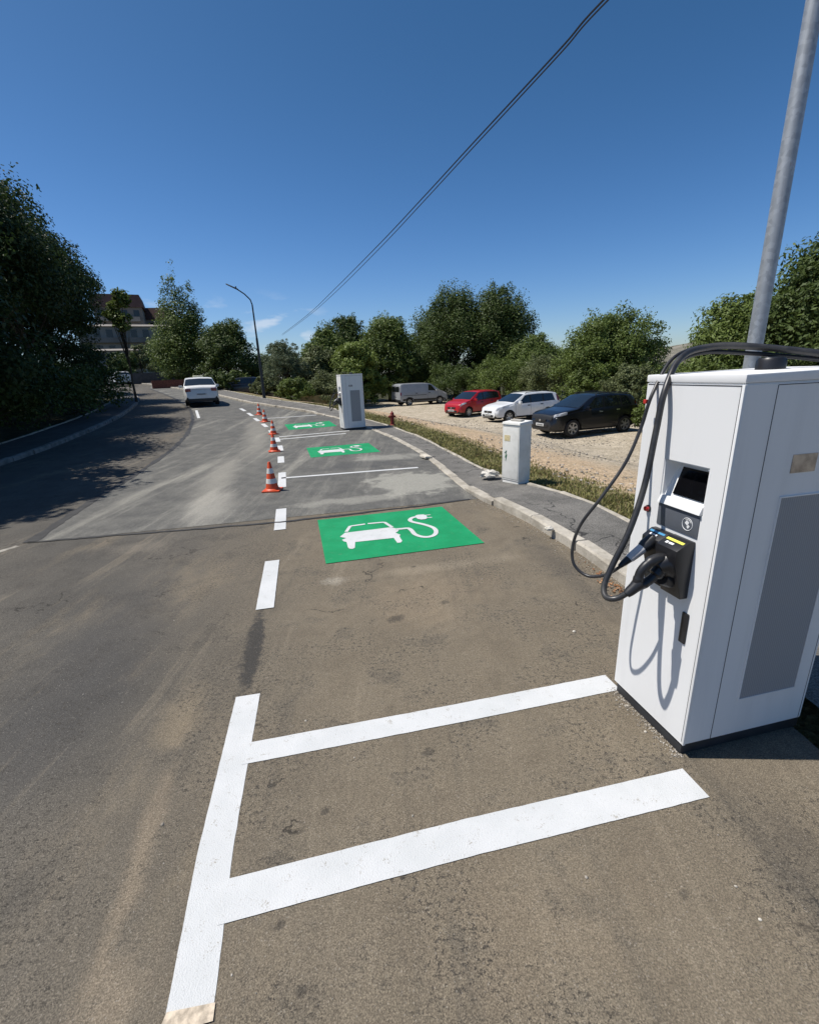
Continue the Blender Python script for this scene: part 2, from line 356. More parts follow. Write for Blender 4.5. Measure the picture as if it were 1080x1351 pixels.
# --- paints
def paint(name, a, b, worn):
    k = NB(name); n = k.noise(14, 5, .7); f = k.noise(140, 3, .7)
    c = k.mix(k.ramp(k.noise(3, 4, .6), .35, .65), a, b)
    c = k.mix(k.math('MULTIPLY', k.ramp(k.math('MULTIPLY', n, f), .33, .40), worn), c, (.30, .27, .22))
    c = k.mix(k.math('MULTIPLY', k.ramp(f, .62, .72), .35), c, tuple(x*.55 for x in a))
    k.col(c); k.bump(k.math('ADD', f, k.voro(190, 0)), .38, .005); return k.set(.75, spec=.3)
WHITE_P = paint('white_road_paint', (.53, .54, .535), (.585, .59, .585), .8)
GREEN_P = paint('green_road_paint', (.004, .235, .085), (.007, .275, .105), .35)
TAR = simple('tar_seal', (.030, .029, .028), .7, var=.3, scale=6, vec='P')
# --- charger
k = NB('charger_white_paint'); o_ = k.O()
st = k.noise(3, 4, .6, vec=o_, stretch=(4, 4, .30)); n2 = k.noise(3, 4, .6, vec=o_)
c = k.mix(k.ramp(st, .45, .8), (.76, .76, .75), (.715, .715, .705)); c = k.mix(k.ramp(n2, .6, .8, 0, .25), c, (.58, .58, .56))
k.col(c); k.bump(k.noise(220, 2, .5, vec=o_), .06, .001); CH_W = k.set(.55, spec=.25)
CH_G = simple('panel_grey', (.095, .105, .125), .45, var=.06, scale=5)
k = NB('vent_grey'); o_ = k.O(); wv_ = k.n('ShaderNodeTexWave', wave_type='BANDS', bands_direction='Y'); k.l(o_, wv_.inputs[0]); wv_.inputs['Scale'].default_value = 26
hs = k.n('ShaderNodeTexWave', wave_type='BANDS', bands_direction='Z'); k.l(o_, hs.inputs[0]); hs.inputs['Scale'].default_value = 60
c = k.mix(k.ramp(wv_.outputs[1], .2, .8), (.31, .315, .325), (.385, .39, .40)); c = k.mix(k.ramp(hs.outputs[1], .55, .75, 0, .45), c, (.17, .175, .185))
k.col(c); k.bump(hs.outputs[1], .5, .003); CH_V = k.set(.5)
SEAM = simple('dark_gap', (.05, .053, .06), .7)
BASE_M = simple('plinth_charcoal', (.030, .032, .036), .6, var=.25, scale=9, vec='P')
BLACK = simple('black_plastic', (.014, .014, .016), .38, var=.2, scale=10)
RUBBER = simple('black_rubber', (.018, .018, .020), .42, var=.25, scale=12)
k = NB('cable_sheath'); o_ = k.O(); n = k.noise(5, 4, .7, vec=o_)
k.col(k.mix(k.ramp(n, .4, .7), (.022, .022, .024), (.06, .057, .053))); CABLE = k.set(.38)
SCREEN = simple('screen_glass', (.004, .004, .005), .12, spec=.3, var=.05)
LGREY = simple('light_grey_plastic', (.55, .55, .56), .35, var=.05)
BLUE = simple('blue_label', (.05, .25, .45), .5, var=.05)
YEL = simple('yellow_label', (.75, .72, .10), .5, var=.05)
WHITE = simple('white_print', (.75, .75, .75), .5, var=.03)
RED = simple('red_lens', (.45, .012, .01), .2, coat=.6, var=.05)
k = NB('galvanised_steel'); n = k.voro(30, 1, vec=k.O()); sep = k.n('ShaderNodeSeparateColor'); k.l(n, sep.inputs[0])
st = k.noise(4, 4, .6, vec=k.O(), stretch=(8, 8, .6))
c = k.mix(sep.outputs[0], (.30, .32, .34), (.42, .44, .46)); c = k.mix(k.ramp(st, .5, .8, 0, .5), c, (.22, .23, .24)); k.col(c); GALV = k.set(.50, metal=.45)
PLATE_M = simple('brushed_label_plate', (.33, .30, .27), .35, metal=.5, var=.35, scale=14)

# ------------------------------------------------------------------ ground sheet
def axis(a, b, step, far_, grow=1.18):
    x = list(np.arange(a, b+1e-6, step)); s = step
    while x[-1] < far_: s *= grow; x.append(x[-1]+s)
    s = step
    while x[0] > -far_: s *= grow; x.insert(0, x[0]-s)
    return np.array(x)
def strip_mesh(name, A, B, z, m, across=6, parent=None, edge_jitter=0):
    """sheet between two plan curves of equal length, following the ground"""
    A = np.asarray(A); B = np.asarray(B); n = len(A); t = np.linspace(0, 1, across)
    G = A[:, None, :]*(1-t)[None, :, None]+B[:, None, :]*t[None, :, None]
    X = G[..., 0].ravel(); Y = G[..., 1].ravel(); Z = height(X, Y)+(z if not callable(z) else z(X, Y))
    f = [(i*across+j, i*across+j+1, (i+1)*across+j+1, (i+1)*across+j) for i in range(n-1) for j in range(across-1)]
    mb = MB(); mb.add(list(zip(X, Y, Z)), f)
    o = mb.build(name, m, parent, smooth=True)
    me = o.data
    nz = sum(p.normal.z for p in me.polygons)
    if nz < 0: me.flip_normals()
    return o
def equal(A, B, n):
    def rs(P):
        d = np.r_[0, np.cumsum(np.linalg.norm(np.diff(P, axis=0), axis=1))]; s = np.linspace(0, d[-1], n)
        return np.stack([np.interp(s, d, P[:, k]) for k in (0, 1)], 1)
    return rs(np.asarray(A)), rs(np.asarray(B))
XS = axis(-40, 34, .5, 1800); YS = axis(-8, 62, .5, 1800)
GX, GY = np.meshgrid(XS, YS); X = GX.ravel(); Y = GY.ravel()
Z = height(X, Y); ed = sdist(X, Y); el = -sdist(X, Y, (LKI, _tl))
inside = (ed < -.12) & (el < -.12)
Z = np.where(inside, Z-.20, Z-.012*(np.abs(ed) < .6))
Z += np.where(ed > 1.2, .05*np.sin(X*.7+Y*.4)*np.sin(Y*.9-X*.3), 0)
RR = np.hypot(X, Y)
hill = np.exp(-(((X-620)/260)**2+((Y-860)/200)**2)); Z += hill*44
nx, ny = len(XS), len(YS)
fs = [(j*nx+i, j*nx+i+1, (j+1)*nx+i+1, (j+1)*nx+i) for j in range(ny-1) for i in range(nx-1)]
mb = MB(); mb.add(list(zip(X, Y, Z)), fs); g = mb.build('ground', EARTH, smooth=True); tag(g, kind='structure')
a = g.data.attributes.new('edge', 'FLOAT', 'POINT'); a.data.foreach_set('value', np.where(ed < -2, 9., np.maximum(ed, 0)).astype(np.float32))
wild = np.clip(np.where(el > 0, 1, 0)+np.clip((RR-45)/10, 0, 1)*(ed > 0)+np.clip((X-17)/4, 0, 1)+np.where((ed < 0) & (RR > 30), 1, 0), 0, 1)*(1-np.clip(hill*3, 0, 1)*.0)
a = g.data.attributes.new('wild', 'FLOAT', 'POINT'); a.data.foreach_set('value', wild.astype(np.float32))

a = g.data.attributes.new('hill', 'FLOAT', 'POINT'); a.data.foreach_set('value', np.clip(hill*6, 0, 1).astype(np.float32))

# ------------------------------------------------------------------ road, pavement, kerbs
A, B = equal(LEFTK, KERB, 420)
tag(strip_mesh('road', A, B, 0.0, OLD_ASPHALT, 18), kind='structure')
SEAML = spline([(-5.03,5.66),(-5.55,7.6),(-6.15,10.15),(-7.0,13.6),(-8.2,17.4),(-10.3,22.4),(-13.6,28.5),(-17.6,35),(-24.8,46)])
KN = KERB[(KERB[:, 1] > 6.86) & (KERB[:, 1] < 54)]
A, B = equal(SEAML, KN, 260)
tag(strip_mesh('road_resurfaced', A, B, .004, NEW_ASPHALT, 14), kind='structure')
def ribbon(name, P, wd, z, m, jit=0, step=.06, parent=None, loc=None):
    P = resample(P, step); T = np.gradient(P, axis=0); T /= np.linalg.norm(T, axis=1)[:, None]; N = np.stack([-T[:, 1], T[:, 0]], 1)
    ww = wd/2*np.ones(len(P)); j1 = rng.normal(0, 1, len(P)); j2 = rng.normal(0, 1, len(P))
    ker = np.ones(3)/3; j1 = np.convolve(j1, ker, 'same'); j2 = np.convolve(j2, ker, 'same')
    return strip_mesh(name, P-N*(ww+jit*j1)[:, None], P+N*(ww+jit*j2)[:, None], z, m, 3, parent)
tag(ribbon('tar_seam', SEAML[:150], .135, .008, TAR, .03, .12), kind='structure')
tag(ribbon('tar_seam', [(-5.06,5.66),(-3.51,5.87),(-1.86,6.10),(-.9,6.36),(.2,6.66),(.96,6.92)], .055, .008, TAR, .014, .05), kind='structure')
# left old centre patch edge, pale
tag(ribbon('pale_seam', [(-6.3,2.0),(-5.6,4.1),(-5.1,5.55)], .10, .004, simple('pale_grout', (.27,.25,.21), .9, var=.3, scale=7, vec='P'), .015), kind='structure')
# kerbs: individual stones butted together, worn edges
def kerb(name, P, wd, htf, m, stone=1.0, jit=.012, side=1):
    P = resample(P, stone); mb = MB()
    for i in range(len(P)-1):
        a, b = P[i], P[i+1]; t = (b-a)/np.linalg.norm(b-a); n = np.array([t[1], -t[0]])*side
        ht = max(.012, htf(*((a+b)/2))); gp = .006
        a2 = a+t*gp+n*rng.normal(0, jit); b2 = b-t*gp+n*rng.normal(0, jit)
        za, zb_ = H1(*a2), H1(*b2); dz = rng.normal(0, .004)
        K = 5; vs = []; ch = .018
        prof = [(0, -.12), (0.004, ht-ch), (ch, ht), (wd-.004, ht), (wd, ht-.03), (wd, -.12)]
        for q in range(K+1):
            s = q/K; c = a2*(1-s)+b2*s; z0 = za*(1-s)+zb_*s+dz
            for j, (o, h) in enumerate(prof):
                e = rng.normal(0, .005) if j in (1, 2) else 0
                vs.append((c[0]+n[0]*(o+e), c[1]+n[1]*(o+e), z0+h+e*.6))
        np_ = len(prof)
        fs = [(q*np_+j, q*np_+j+1, (q+1)*np_+j+1, (q+1)*np_+j) for q in range(K) for j in range(np_-1)]
        fs += [tuple(range(np_)), tuple(K*np_+j for j in reversed(range(np_)))]
        mb.add(vs, fs)
    o = mb.build(name, m); bm = bmesh.new(); bm.from_mesh(o.data); bmesh.ops.recalc_face_normals(bm, faces=bm.faces); bm.to_mesh(o.data); bm.free()
    return tag(o, kind='structure')
def kh(x, y):
    if y < 6.0: return .115
    if y < 8: return .115-(y-6)*.045
    if y < 19: return .025
    return min(.10, .025+(y-19)*.02)
kerb('kerb', KERB[(KERB[:, 1] > 2.62) & (KERB[:, 1] < 90)], .15, kh, KERB_M, .98)
tag(strip_mesh('pavement', *equal(KERB+np.array([.13, 0.02]), SWOUT, 420), lambda X, Y: np.array([kh(x, y)-.006 for x, y in zip(X, Y)]), FOOT_ASPHALT, 6), kind='structure')
kerb('pavement_edging', SWOUT[(SWOUT[:, 1] > 2.6) & (SWOUT[:, 1] < 60)], .07, lambda x, y: kh(x, y)+.008, KERB_M, .8, .02)
kerb('kerb', LEFTK[(LEFTK[:, 1] > 3)], .15, lambda x, y: .12, simple('kerb_shade_tint', (.20,.19,.175), .9, var=.35, scale=4, vec='P'), 1.0, .01, side=-1)  # left kerb colour darkened to stand in for the tree shade
tag(strip_mesh('pavement', *equal(LEFTK+np.array([-.14, -.02]), LEFTO, 300), .11, simple('footway_shade_tint', (.055,.053,.050), .9, var=.25, scale=3, vec='P'), 4), kind='structure')  # near-black colour paints the shade of the trees onto this pavement
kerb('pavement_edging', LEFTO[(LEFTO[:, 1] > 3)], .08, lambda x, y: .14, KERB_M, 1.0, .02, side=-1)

# ------------------------------------------------------------------ painted markings
def poly_mark(name, pts, z, m, th=.004, parent=None, dens=None):
    """flat painted shape with a thin edge; follows the ground at its corners"""
    bm = bmesh.new(); vs = [bm.verts.new((p[0], p[1], 0)) for p in pts]; f = bm.faces.new(vs)
    bm.normal_update()
    if f.normal.z < 0: f.normal_flip()
    bmesh.ops.triangulate(bm, faces=bm.faces)
    hs = height([v.co.x for v in bm.verts], [v.co.y for v in bm.verts])
    for v, h in zip(bm.verts, hs): v.co.z = h+z
    me = bpy.data.meshes.new(name); bm.to_mesh(me); bm.free(); me.materials.append(m)
    o = bpy.data.objects.new(name, me); COL.objects.link(o)
    if parent: o.parent = parent
    return o
def stroke(P, wd, jit=0.0, step=.05):
    P = resample(np.array(P, float), step); T = np.gradient(P, axis=0); T /= np.linalg.norm(T, axis=1)[:, None]; N = np.stack([-T[:, 1], T[:, 0]], 1)
    j1 = np.convolve(rng.normal(0, jit, len(P)), np.ones(3)/3, 'same')[:, None]; j2 = np.convolve(rng.normal(0, jit, len(P)), np.ones(3)/3, 'same')[:, None]
    return [tuple(p) for p in P-N*(wd/2+j1)]+[tuple(p) for p in (P+N*(wd/2+j2))[::-1]]
def line_mark(P, wd, z=.008, name='bay_line', jit=.0009):
    z = {.008: .0022, .0125: .0038, .010: .0075}[z]; P = np.array(P, float); L = resample(P, .02); T = np.gradient(L, axis=0); T /= np.linalg.norm(T, axis=1)[:, None]; N = np.stack([-T[:, 1], T[:, 0]], 1)
    j1 = np.convolve(rng.normal(0, jit, len(L)), np.ones(3)/3, 'same')[:, None]; j2 = np.convolve(rng.normal(0, jit, len(L)), np.ones(3)/3, 'same')[:, None]
    o = strip_mesh(name, L-N*(wd/2+j1), L+N*(wd/2+j2), z, WHITE_P, 2)
    return tag(o, kind='structure')
line_mark([(-.775,.93),(-.90,1.45),(-1.09,2.465)], .15, .008)                 # long edge line of the near bay
line_mark([(-.80,1.256),(.2,1.475),(1.335,1.70)], .165, .0125)
line_mark([(-.96,1.985),(.2,2.22),(1.262,2.45)], .15, .0125)
pale = simple('worn_old_paint', (.50,.42,.32), .9, var=.35, scale=40, vec='P')
o = strip_mesh('worn_line_end', *equal([(-.855,.875),(-.69,.91)], [(-.85,.935),(-.70,.955)], 12), .006, pale, 3); tag(o, kind='structure')
for (x0, y0, x1, y1) in [(-1.315,3.60,-1.555,4.70),(-1.75,5.77,-1.995,6.79),(-2.36,8.24,-2.71,9.62),(-3.04,10.80,-3.28,11.70),(-3.515,12.6,-3.78,13.5),
                         (-4.02,14.25,-4.30,15.1),(-4.62,15.9,-4.98,16.8),(-5.35,17.65,-5.75,18.5),(-6.15,19.3,-6.6,20.2),(-6.95,21.0,-7.5,22.1),(-7.9,22.9,-8.5,24.0)]:
    line_mark([(x0, y0), (x1, y1)], .155, .010, 'dash_line')
line_mark([(-2.58,9.05),(.22,9.58)], .11, .010)
line_mark([(-4.1,14.72),(-2.05,15.5)], .11, .010)
line_mark([(-4.25,15.25),(-2.0,16.1)], .11, .010)
line_mark([(-6.1,20.0),(-4.0,20.7)], .11, .010)
for s in ((-9.2,20.6,-10.6,23.6),):
    line_mark([(s[0], s[1]), (s[2], s[3])], .12, .010, 'centre_line')
# ghost line on road left
BODY = [(-.613,.117),(-.009,.125),(.046,.060),(.075,.0),(.056,-.057),(.007,-.111),(.051,-.207),(.026,-.246),(.020,-.427),(-.008,-.472),(-.050,-.467),(-.055,-.286),
        (-.531,-.266),(-.560,-.455),(-.590,-.480),(-.625,-.465),(-.637,-.416),(-.632,-.23),(-.66,-.198),(-.679,-.133),(-.62,-.088),(-.691,-.014)]
def sym(i):
    return {'car': BODY, 'roof': stroke([(-.592,.150),(-.516,.365),(-.308,.381)], .045, step=.04), 'roof_right': stroke([(-.272,.385),(-.045,.369),(.012,.115)], .045, step=.04),
            'lead': stroke(spline([(.05,.02),(.12,.01),(.20,.0),(.222,-.10),(.225,-.25),(.277,-.36),(.345,-.40),(.412,-.387),(.47,-.33),(.510,-.235),(.52,-.15),(.509,-.068),(.46,.04),(.394,.14),(.335,.215),(.305,.285),(.318,.36),(.369,.421),(.45,.443)], 4), .058, step=.03),
            'plug': [(.408,.445),(.43,.49),(.47,.515),(.55,.502),(.575,.45),(.568,.37),(.55,.31),(.516,.285),(.46,.285),(.42,.33)],
            'prong_a': [(.54,.482),(.645,.475),(.645,.45),(.54,.455)], 'prong_b': [(.54,.362),(.63,.355),(.63,.33),(.54,.335)]}[i]
def pad(c, ang, W, D, label):
    p = empty('charging_bay_marking', (c[0], c[1], H1(*c)), ang)
    tag(p, label, 'road marking', 'green charging bay markings')
    def loc(q): 
        x = q[0]*W/1.85; y = q[1]*D/1.62
        return (c[0]+x*math.cos(ang)-y*math.sin(ang), c[1]+x*math.sin(ang)+y*math.cos(ang))
    inv = Matrix.Translation((c[0], c[1], H1(*c))) @ Matrix.Rotation(ang, 4, 'Z'); inv.invert()
    A = [loc((-.925+1.85*t, -.81)) for t in np.linspace(0, 1, 24)]; B = [loc((-.925+1.85*t, .81)) for t in np.linspace(0, 1, 24)]
    fld = strip_mesh('green_field', A, B, .007, GREEN_P, 14); fld.data.transform(inv); fld.parent = p
    for key in ('car', 'roof', 'roof_right', 'lead', 'plug', 'prong_a', 'prong_b'):
        pts = np.array([loc(q) for q in sym(key)])
        o = poly_mark({'car': 'car_symbol', 'lead': 'cable_symbol', 'plug': 'plug_symbol'}.get(key, 'symbol_stroke'), pts, .011+{'lead': .002, 'plug': .004}.get(key, 0), WHITE_P)
        o.data.transform(inv); o.parent = p
pad((-.221,5.558), rad(13.5), 1.85, 1.62, 'large green painted panel with white car and plug, nearest of three')
pad((-1.78,12.37), rad(15.5), 1.80, 1.62, 'green painted panel with white car and plug, just before the far charger')
pad((-3.70,17.75), rad(20), 1.78, 1.50, 'farthest green painted panel with white car and plug, beyond the far charger')

# ------------------------------------------------------------------ EV chargers
CW, CD = .547, .80; hw = CW/2
def flat_text(name, txt, size, m, parent, loc, rot, ext=.0006):
    cu = bpy.data.curves.new(name, 'FONT'); cu.body = txt; cu.size = size; cu.extrude = ext; cu.align_x = 'CENTER'; cu.align_y = 'CENTER'; cu.offset = size*.02
    t = bpy.data.objects.new(name, cu); COL.objects.link(t); bpy.context.view_layer.update()
    dg = bpy.context.evaluated_depsgraph_get(); me = bpy.data.meshes.new_from_object(t.evaluated_get(dg)); bpy.data.objects.remove(t)
    me.materials.clear(); me.materials.append(m)
    o = bpy.data.objects.new(name, me); COL.objects.link(o); o.parent = parent; o.location = loc; o.rotation_euler = rot
    return o
def quadbox(mb, a, b, c, d, n, th, mi=0):
    """plate of thickness th on the quad a b c d, n = outward normal"""
    n = Vector(n)*th; v = [Vector(p) for p in (a, b, c, d)]; mb.add(v+[p+n for p in v], [(3,2,1,0),(4,5,6,7),(0,1,5,4),(1,2,6,5),(2,3,7,6),(3,0,4,7)], mi)
def make_charger(label, near):
    r = empty('charging_station'); tag(r, label, 'charging station', 'white charging stations')
    # plinth
    MB().box(-hw+.018, hw-.018, .012, CD-.03, .0, .079).build('plinth', BASE_M, r, bevel=.004)
    # shell: plan outline with chamfered rear corners; the front has a real opening for the screen bay
    bm = bmesh.new(); z0, z1 = .075, 1.865
    hx0, hx1, hz0, hz1 = -.088, .168, 1.285, 1.497     # screen opening
    ys = 0.0
    def V(x, y, z): return bm.verts.new((x, y, z))
    grid = [[V(x, ys, z) for x in (-hw, hx0, hx1, hw)] for z in (z0, hz0, hz1, z1)]
    for i in range(3):
        for j in range(3):
            if i == 1 and j == 1: continue
            bm.faces.new((grid[i][j], grid[i][j+1], grid[i+1][j+1], grid[i+1][j]))
    o4 = [grid[1][1], grid[1][2], grid[2][2], grid[2][1]]
    dp = .075; i4 = [V(hx0+.010, .012, hz0+.012), V(hx1-.006, .012, hz0+.012), V(hx1-.004, dp, hz1-.012), V(hx0+.03, dp, hz1-.012)]
    for q in range(4): bm.faces.new((o4[q], i4[q], i4[(q+1) % 4], o4[(q+1) % 4]))
    bm.faces.new(tuple(reversed(i4)) if False else tuple(i4))
    ch = .05
    out = [(hw, 0), (hw, CD-ch), (hw-ch*.9, CD), (-hw+ch*.9, CD), (-hw, CD-ch), (-hw, 0)]
    for (a, b) in zip(out[:-1], out[1:]):
        bm.faces.new((V(*a, z0), V(*b, z0), V(*b, z1), V(*a, z1)))
    bm.faces.new([V(*q, z0) for q in reversed(out)]); bm.faces.new([V(*q, z1) for q in out])
    bmesh.ops.remove_doubles(bm, verts=bm.verts, dist=1e-4)
    bmesh.ops.dissolve_limit(bm, angle_limit=.001, verts=bm.verts, edges=bm.edges)
    bmesh.ops.recalc_face_normals(bm, faces=bm.faces)
    es = [e for e in bm.edges if len(e.link_faces) == 2 and e.calc_face_angle(0) > rad(25)]
    bmesh.ops.bevel(bm, geom=es, offset=.006, segments=2, affect='EDGES')
    me = bpy.data.meshes.new('shell'); bm.to_mesh(me); bm.free(); me.materials.append(CH_W)
    me.polygons.foreach_set('use_smooth', [True]*len(me.polygons)); me.set_sharp_from_angle(angle=rad(30))
    o = bpy.data.objects.new('shell', me); COL.objects.link(o); o.parent = r
    # roof lid, slightly proud, with a shallow slope
    mb = MB(); e = .0012
    mb.add([(-hw-e,-e,1.866),(hw+e,-e,1.866),(hw+e,CD-ch,1.866),(hw-ch*.9,CD+e,1.866),(-hw+ch*.9,CD+e,1.866),(-hw-e,CD-ch,1.866),
            (-hw-e,-e,1.900),(hw+e,-e,1.900),(hw+e,CD-ch,1.912),(hw-ch*.9,CD+e,1.912),(-hw+ch*.9,CD+e,1.912),(-hw-e,CD-ch,1.912)],
           [(5,4,3,2,1,0),(6,7,8,9,10,11)]+[(i, (i+1) % 6, 6+(i+1) % 6, 6+i) for i in range(6)])
    mb.build('lid', CH_W, r, bevel=.005)
    # gap lines on the faces
    mb = MB()
    mb.box(-hw+.012, hw-.012, -.0012, .001, 1.853, 1.857); mb.box(hw-.014, hw-.011, -.0012, .001, .09, 1.853)
    mb.box(hw-.001, hw+.0012, .164, .167, .076, 1.853); mb.box(hw-.001, hw+.0012, .167, .735, 1.852, 1.855); mb.box(hw-.001, hw+.0012, .733, .735, .076, 1.852)
    mb.box(-hw-.0012, -hw+.001, .164, .167, .076, 1.853); mb.box(-hw-.0012, -hw+.001, .167, .735, 1.852, 1.855)
    mb.build('door_gap', SEAM, r)
    # raised front door edge strip
    MB().box(hw-.009, hw+.004, -.004, .010, .078, 1.86).build('corner_trim', CH_W, r, bevel=.002)
    # side vents
    for s in (1, -1):
        mb = MB(); quadbox(mb, (s*hw,.296,.300), (s*hw,.648,.300), (s*hw,.648,1.365), (s*hw,.296,1.365), (s,0,0), .0035)
        if s < 0: mb.f = [tuple(reversed(f)) for f in mb.f]
        mb.build('vent_panel', CH_V, r)
        fr = MB()
        for (a0, a1, c0, c1) in ((.290,.296,.294,1.371),(.648,.654,.294,1.371),(.296,.648,.294,.300),(.296,.648,1.365,1.371)):
            x0, x1 = sorted((s*(hw-.001), s*(hw+.006))); fr.box(x0, x1, a0, a1, c0, c1)
        fr.build('vent_frame', CH_W, r)
    # screen bay: display on the sloping rear wall
    nrm = Vector((0, -(hz1-hz0-.024), (dp-.012))).normalized()
    def onbay(x, t, off=.001): return Vector((x, .012+(dp-.012)*t, hz0+.012+(hz1-hz0-.024)*t))+nrm*off
    mb = MB(); quadbox(mb, onbay(-.035,.20), onbay(.150,.20), onbay(.150,.90), onbay(-.035,.90), nrm, .006); mb.build('display', SCREEN, r, bevel=.002)
    mb = MB()
    mb.add([(-.092,-.016,1.283),(.170,-.016,1.283),(.170,.012,1.283),(-.092,.012,1.283),(-.088,.000,1.322),(.168,.000,1.322),(.168,.012,1.322),(-.088,.012,1.322)],
           [(0,3,2,1),(4,5,6,7),(0,1,5,4),(1,2,6,5),(2,3,7,6),(3,0,4,7)]); mb.build('screen_ledge', CH_W, r, bevel=.003)
    # card reader
    rp = MB().box(-.089, .166, -.004, .002, 1.167, 1.277).build('card_reader_panel', CH_G, r, bevel=.001)
    mb = MB(); P = [(.103+.030*math.cos(a), -.0048, 1.221+.030*math.sin(a)) for a in np.linspace(0, 2*math.pi, 33)]; mb.tube(P, .0017, 5, caps=False)
    mb.tube([(.103+.023*math.cos(a), -.0048, 1.221+.023*math.sin(a)) for a in np.linspace(.5, 2.2, 12)], .0012, 5)
    mb.add([(.088,-.0056,1.224),(.104,-.0056,1.214),(.114,-.0056,1.232),(.098,-.0056,1.241)], [(0,1,2,3)])
    mb.add([(.101,-.0056,1.208),(.110,-.0056,1.200),(.119,-.0056,1.214),(.110,-.0056,1.221)], [(0,1,2,3)])
    mb.build('card_symbol', WHITE, rp)
    # emergency button
    mb = MB(); mb.lathe([(.019,0),(.019,-.006),(.015,-.008)], (-.159,0,1.226), 24, 'y'); b = mb.build('button_collar', BLACK, r, smooth=True)
    mb = MB(); mb.lathe([(.015,-.006),(.0155,-.016),(.012,-.022),(.005,-.025)], (-.159,0,1.226), 24, 'y'); mb.build('stop_button', RED, r, smooth=True)
    # holster block: two bays, angled label tops
    def holster(x0, x1, depth, ztop, zbot, labm, nm):
        mb = MB()
        prof = [(0, zbot), (-depth*.42, zbot), (-depth*.55, zbot+.05), (-depth, ztop-.075), (-depth, ztop-.035), (-depth*.35, ztop), (0, ztop)]
        n = len(prof); vs = [(x0, y, z) for y, z in prof]+[(x1, y, z) for y, z in prof]
        mb.add(vs, [tuple(reversed(range(n))), tuple(range(n, 2*n))]+[(i, (i+1) % n, n+(i+1) % n, n+i) for i in range(n)])
        h = mb.build(nm, BLACK, r, bevel=.004)
        a = Vector((0, -depth*.94, ztop-.0305)); b = Vector((0, -depth*.41, ztop-.0035)); nn = Vector((0, -(b.z-a.z), (b.y-a.y))).normalized()
        nn = Vector((0, -abs(b.z-a.z), abs(b.y-a.y))).normalized()
        def L(x, t): p = a.lerp(b, t); return (x, p.y, p.z)
        q = MB(); quadbox(q, L(x0+.012,.66), L(x1-.012,.66), L(x1-.012,.90), L(x0+.012,.90), nn, .0016); q.build('label_strip', labm, h)
        q = MB(); quadbox(q, L(x0+.03,.25), L(x0+.045,.25), L(x0+.045,.5), L(x0+.03,.5), nn, .0016); quadbox(q, L(x0+.05,.28), L(x0+.078,.28), L(x0+.078,.48), L(x0+.05,.48), nn, .0016)
        q.build('connector_symbol', WHITE, h)
        return h
    holster(-.092, .030, .078, 1.148, .905, BLUE, 'connector_holster')
    holster(.034, .162, .100, 1.150, .858, YEL, 'connector_holster')
    MB().box(-.090, .032, -.035, .001, .862, .903).build('holster_foot', BLACK, r, bevel=.004)
    # lock slot
    s_ = MB().box(.153, .192, -.009, .001, .620, .786).build('door_handle', BLACK, r, bevel=.006)
    # rating plate on the sides
    s = 1
    mb = MB(); quadbox(mb, (hw,.318,1.474), (hw,.453,1.474), (hw,.453,1.556), (hw,.318,1.556), (1,0,0), .002)
    if near: mb.build('rating_plate', PLATE_M, r)
    # roof gland and antenna cap
    mb = MB(); mb.lathe([(.060,1.900),(.060,1.948),(.052,1.960),(.02,1.964)], (-.03,.47,0), 28); mb.build('antenna_cap', BLACK, r, smooth=True)
    if near:
        thick = [(.18,.76,1.90),(.13,.76,1.935),(.06,.68,1.962),(-.09,.46,2.010),(-.203,.29,2.022),(-.180,.10,1.978),(-.112,-.030,1.830),(-.098,-.065,1.636),(-.078,-.11,1.38),(-.04,-.20,1.165),(-.034,-.28,.994),(-.018,-.33,.893),(.020,-.343,.850),(.055,-.31,.853),(.085,-.265,.898)]
        thick2 = [(p[0]-.018, p[1]-.01, p[2]-.018+.014*math.sin(i*1.3)) for i, p in enumerate(thick)]
        thin = [(.20,.78,1.89),(.12,.78,1.94),(.05,.70,1.972),(-.11,.47,2.020),(-.232,.33,2.034),(-.245,.12,1.982),(-.190,-.03,1.815),(-.197,-.07,1.645),(-.194,-.14,1.476),(-.205,-.25,1.305),(-.250,-.33,1.149),(-.268,-.36,1.018),(-.243,-.36,.917),(-.171,-.32,.875),(-.085,-.27,.915),(-.020,-.225,.995)]
    else:
        thick = [(-.235,-.0,1.30),(-.235,-.10,1.28),(-.232,-.22,1.12),(-.20,-.33,.92),(-.13,-.36,.76),(-.03,-.35,.70),(.05,-.31,.78),(.085,-.265,.898)]
        thin = [(-.245,.0,1.45),(-.245,-.09,1.42),(-.25,-.2,1.2),(-.25,-.29,.95),(-.20,-.32,.80),(-.10,-.30,.83),(-.020,-.225,.995)]
    mb = MB(); mb.tube(spline(thick, 8), .0150, 14); mb.build('charging_cable', CABLE, r, smooth=True)
    mb = MB(); mb.tube(spline(thin, 8), .0085, 12); mb.build('charging_cable', CABLE, r, smooth=True)
    if near:   # second loom strand of the heavy cable along the arch, and its tie
        mb = MB(); mb.tube(spline([(.19,.75,1.90),(.12,.74,1.915),(.03,.66,1.945),(-.13,.44,1.985),(-.225,.27,1.998),(-.205,.10,1.955),(-.150,.03,1.90)], 8), .0105, 12); mb.build('support_strap', RUBBER, r, smooth=True)
        MB().box(-.212, -.192, -.062, -.048, 1.765, 1.785).build('red_cable_tie', simple('red_tape', (.5,.03,.02), .5), r, bevel=.003)
    # heavy connector: grip with a finger opening
    e = Vector((.085,-.265,.898)); h = Vector((.098,-.100,1.035)); d = (h-e).normalized(); up = Vector((0,-.64,.77)); sd_ = d.cross(up).normalized(); up = sd_.cross(d)
    def pt(a, b, c=0): return e+d*a+up*b+sd_*c
    mb = MB()
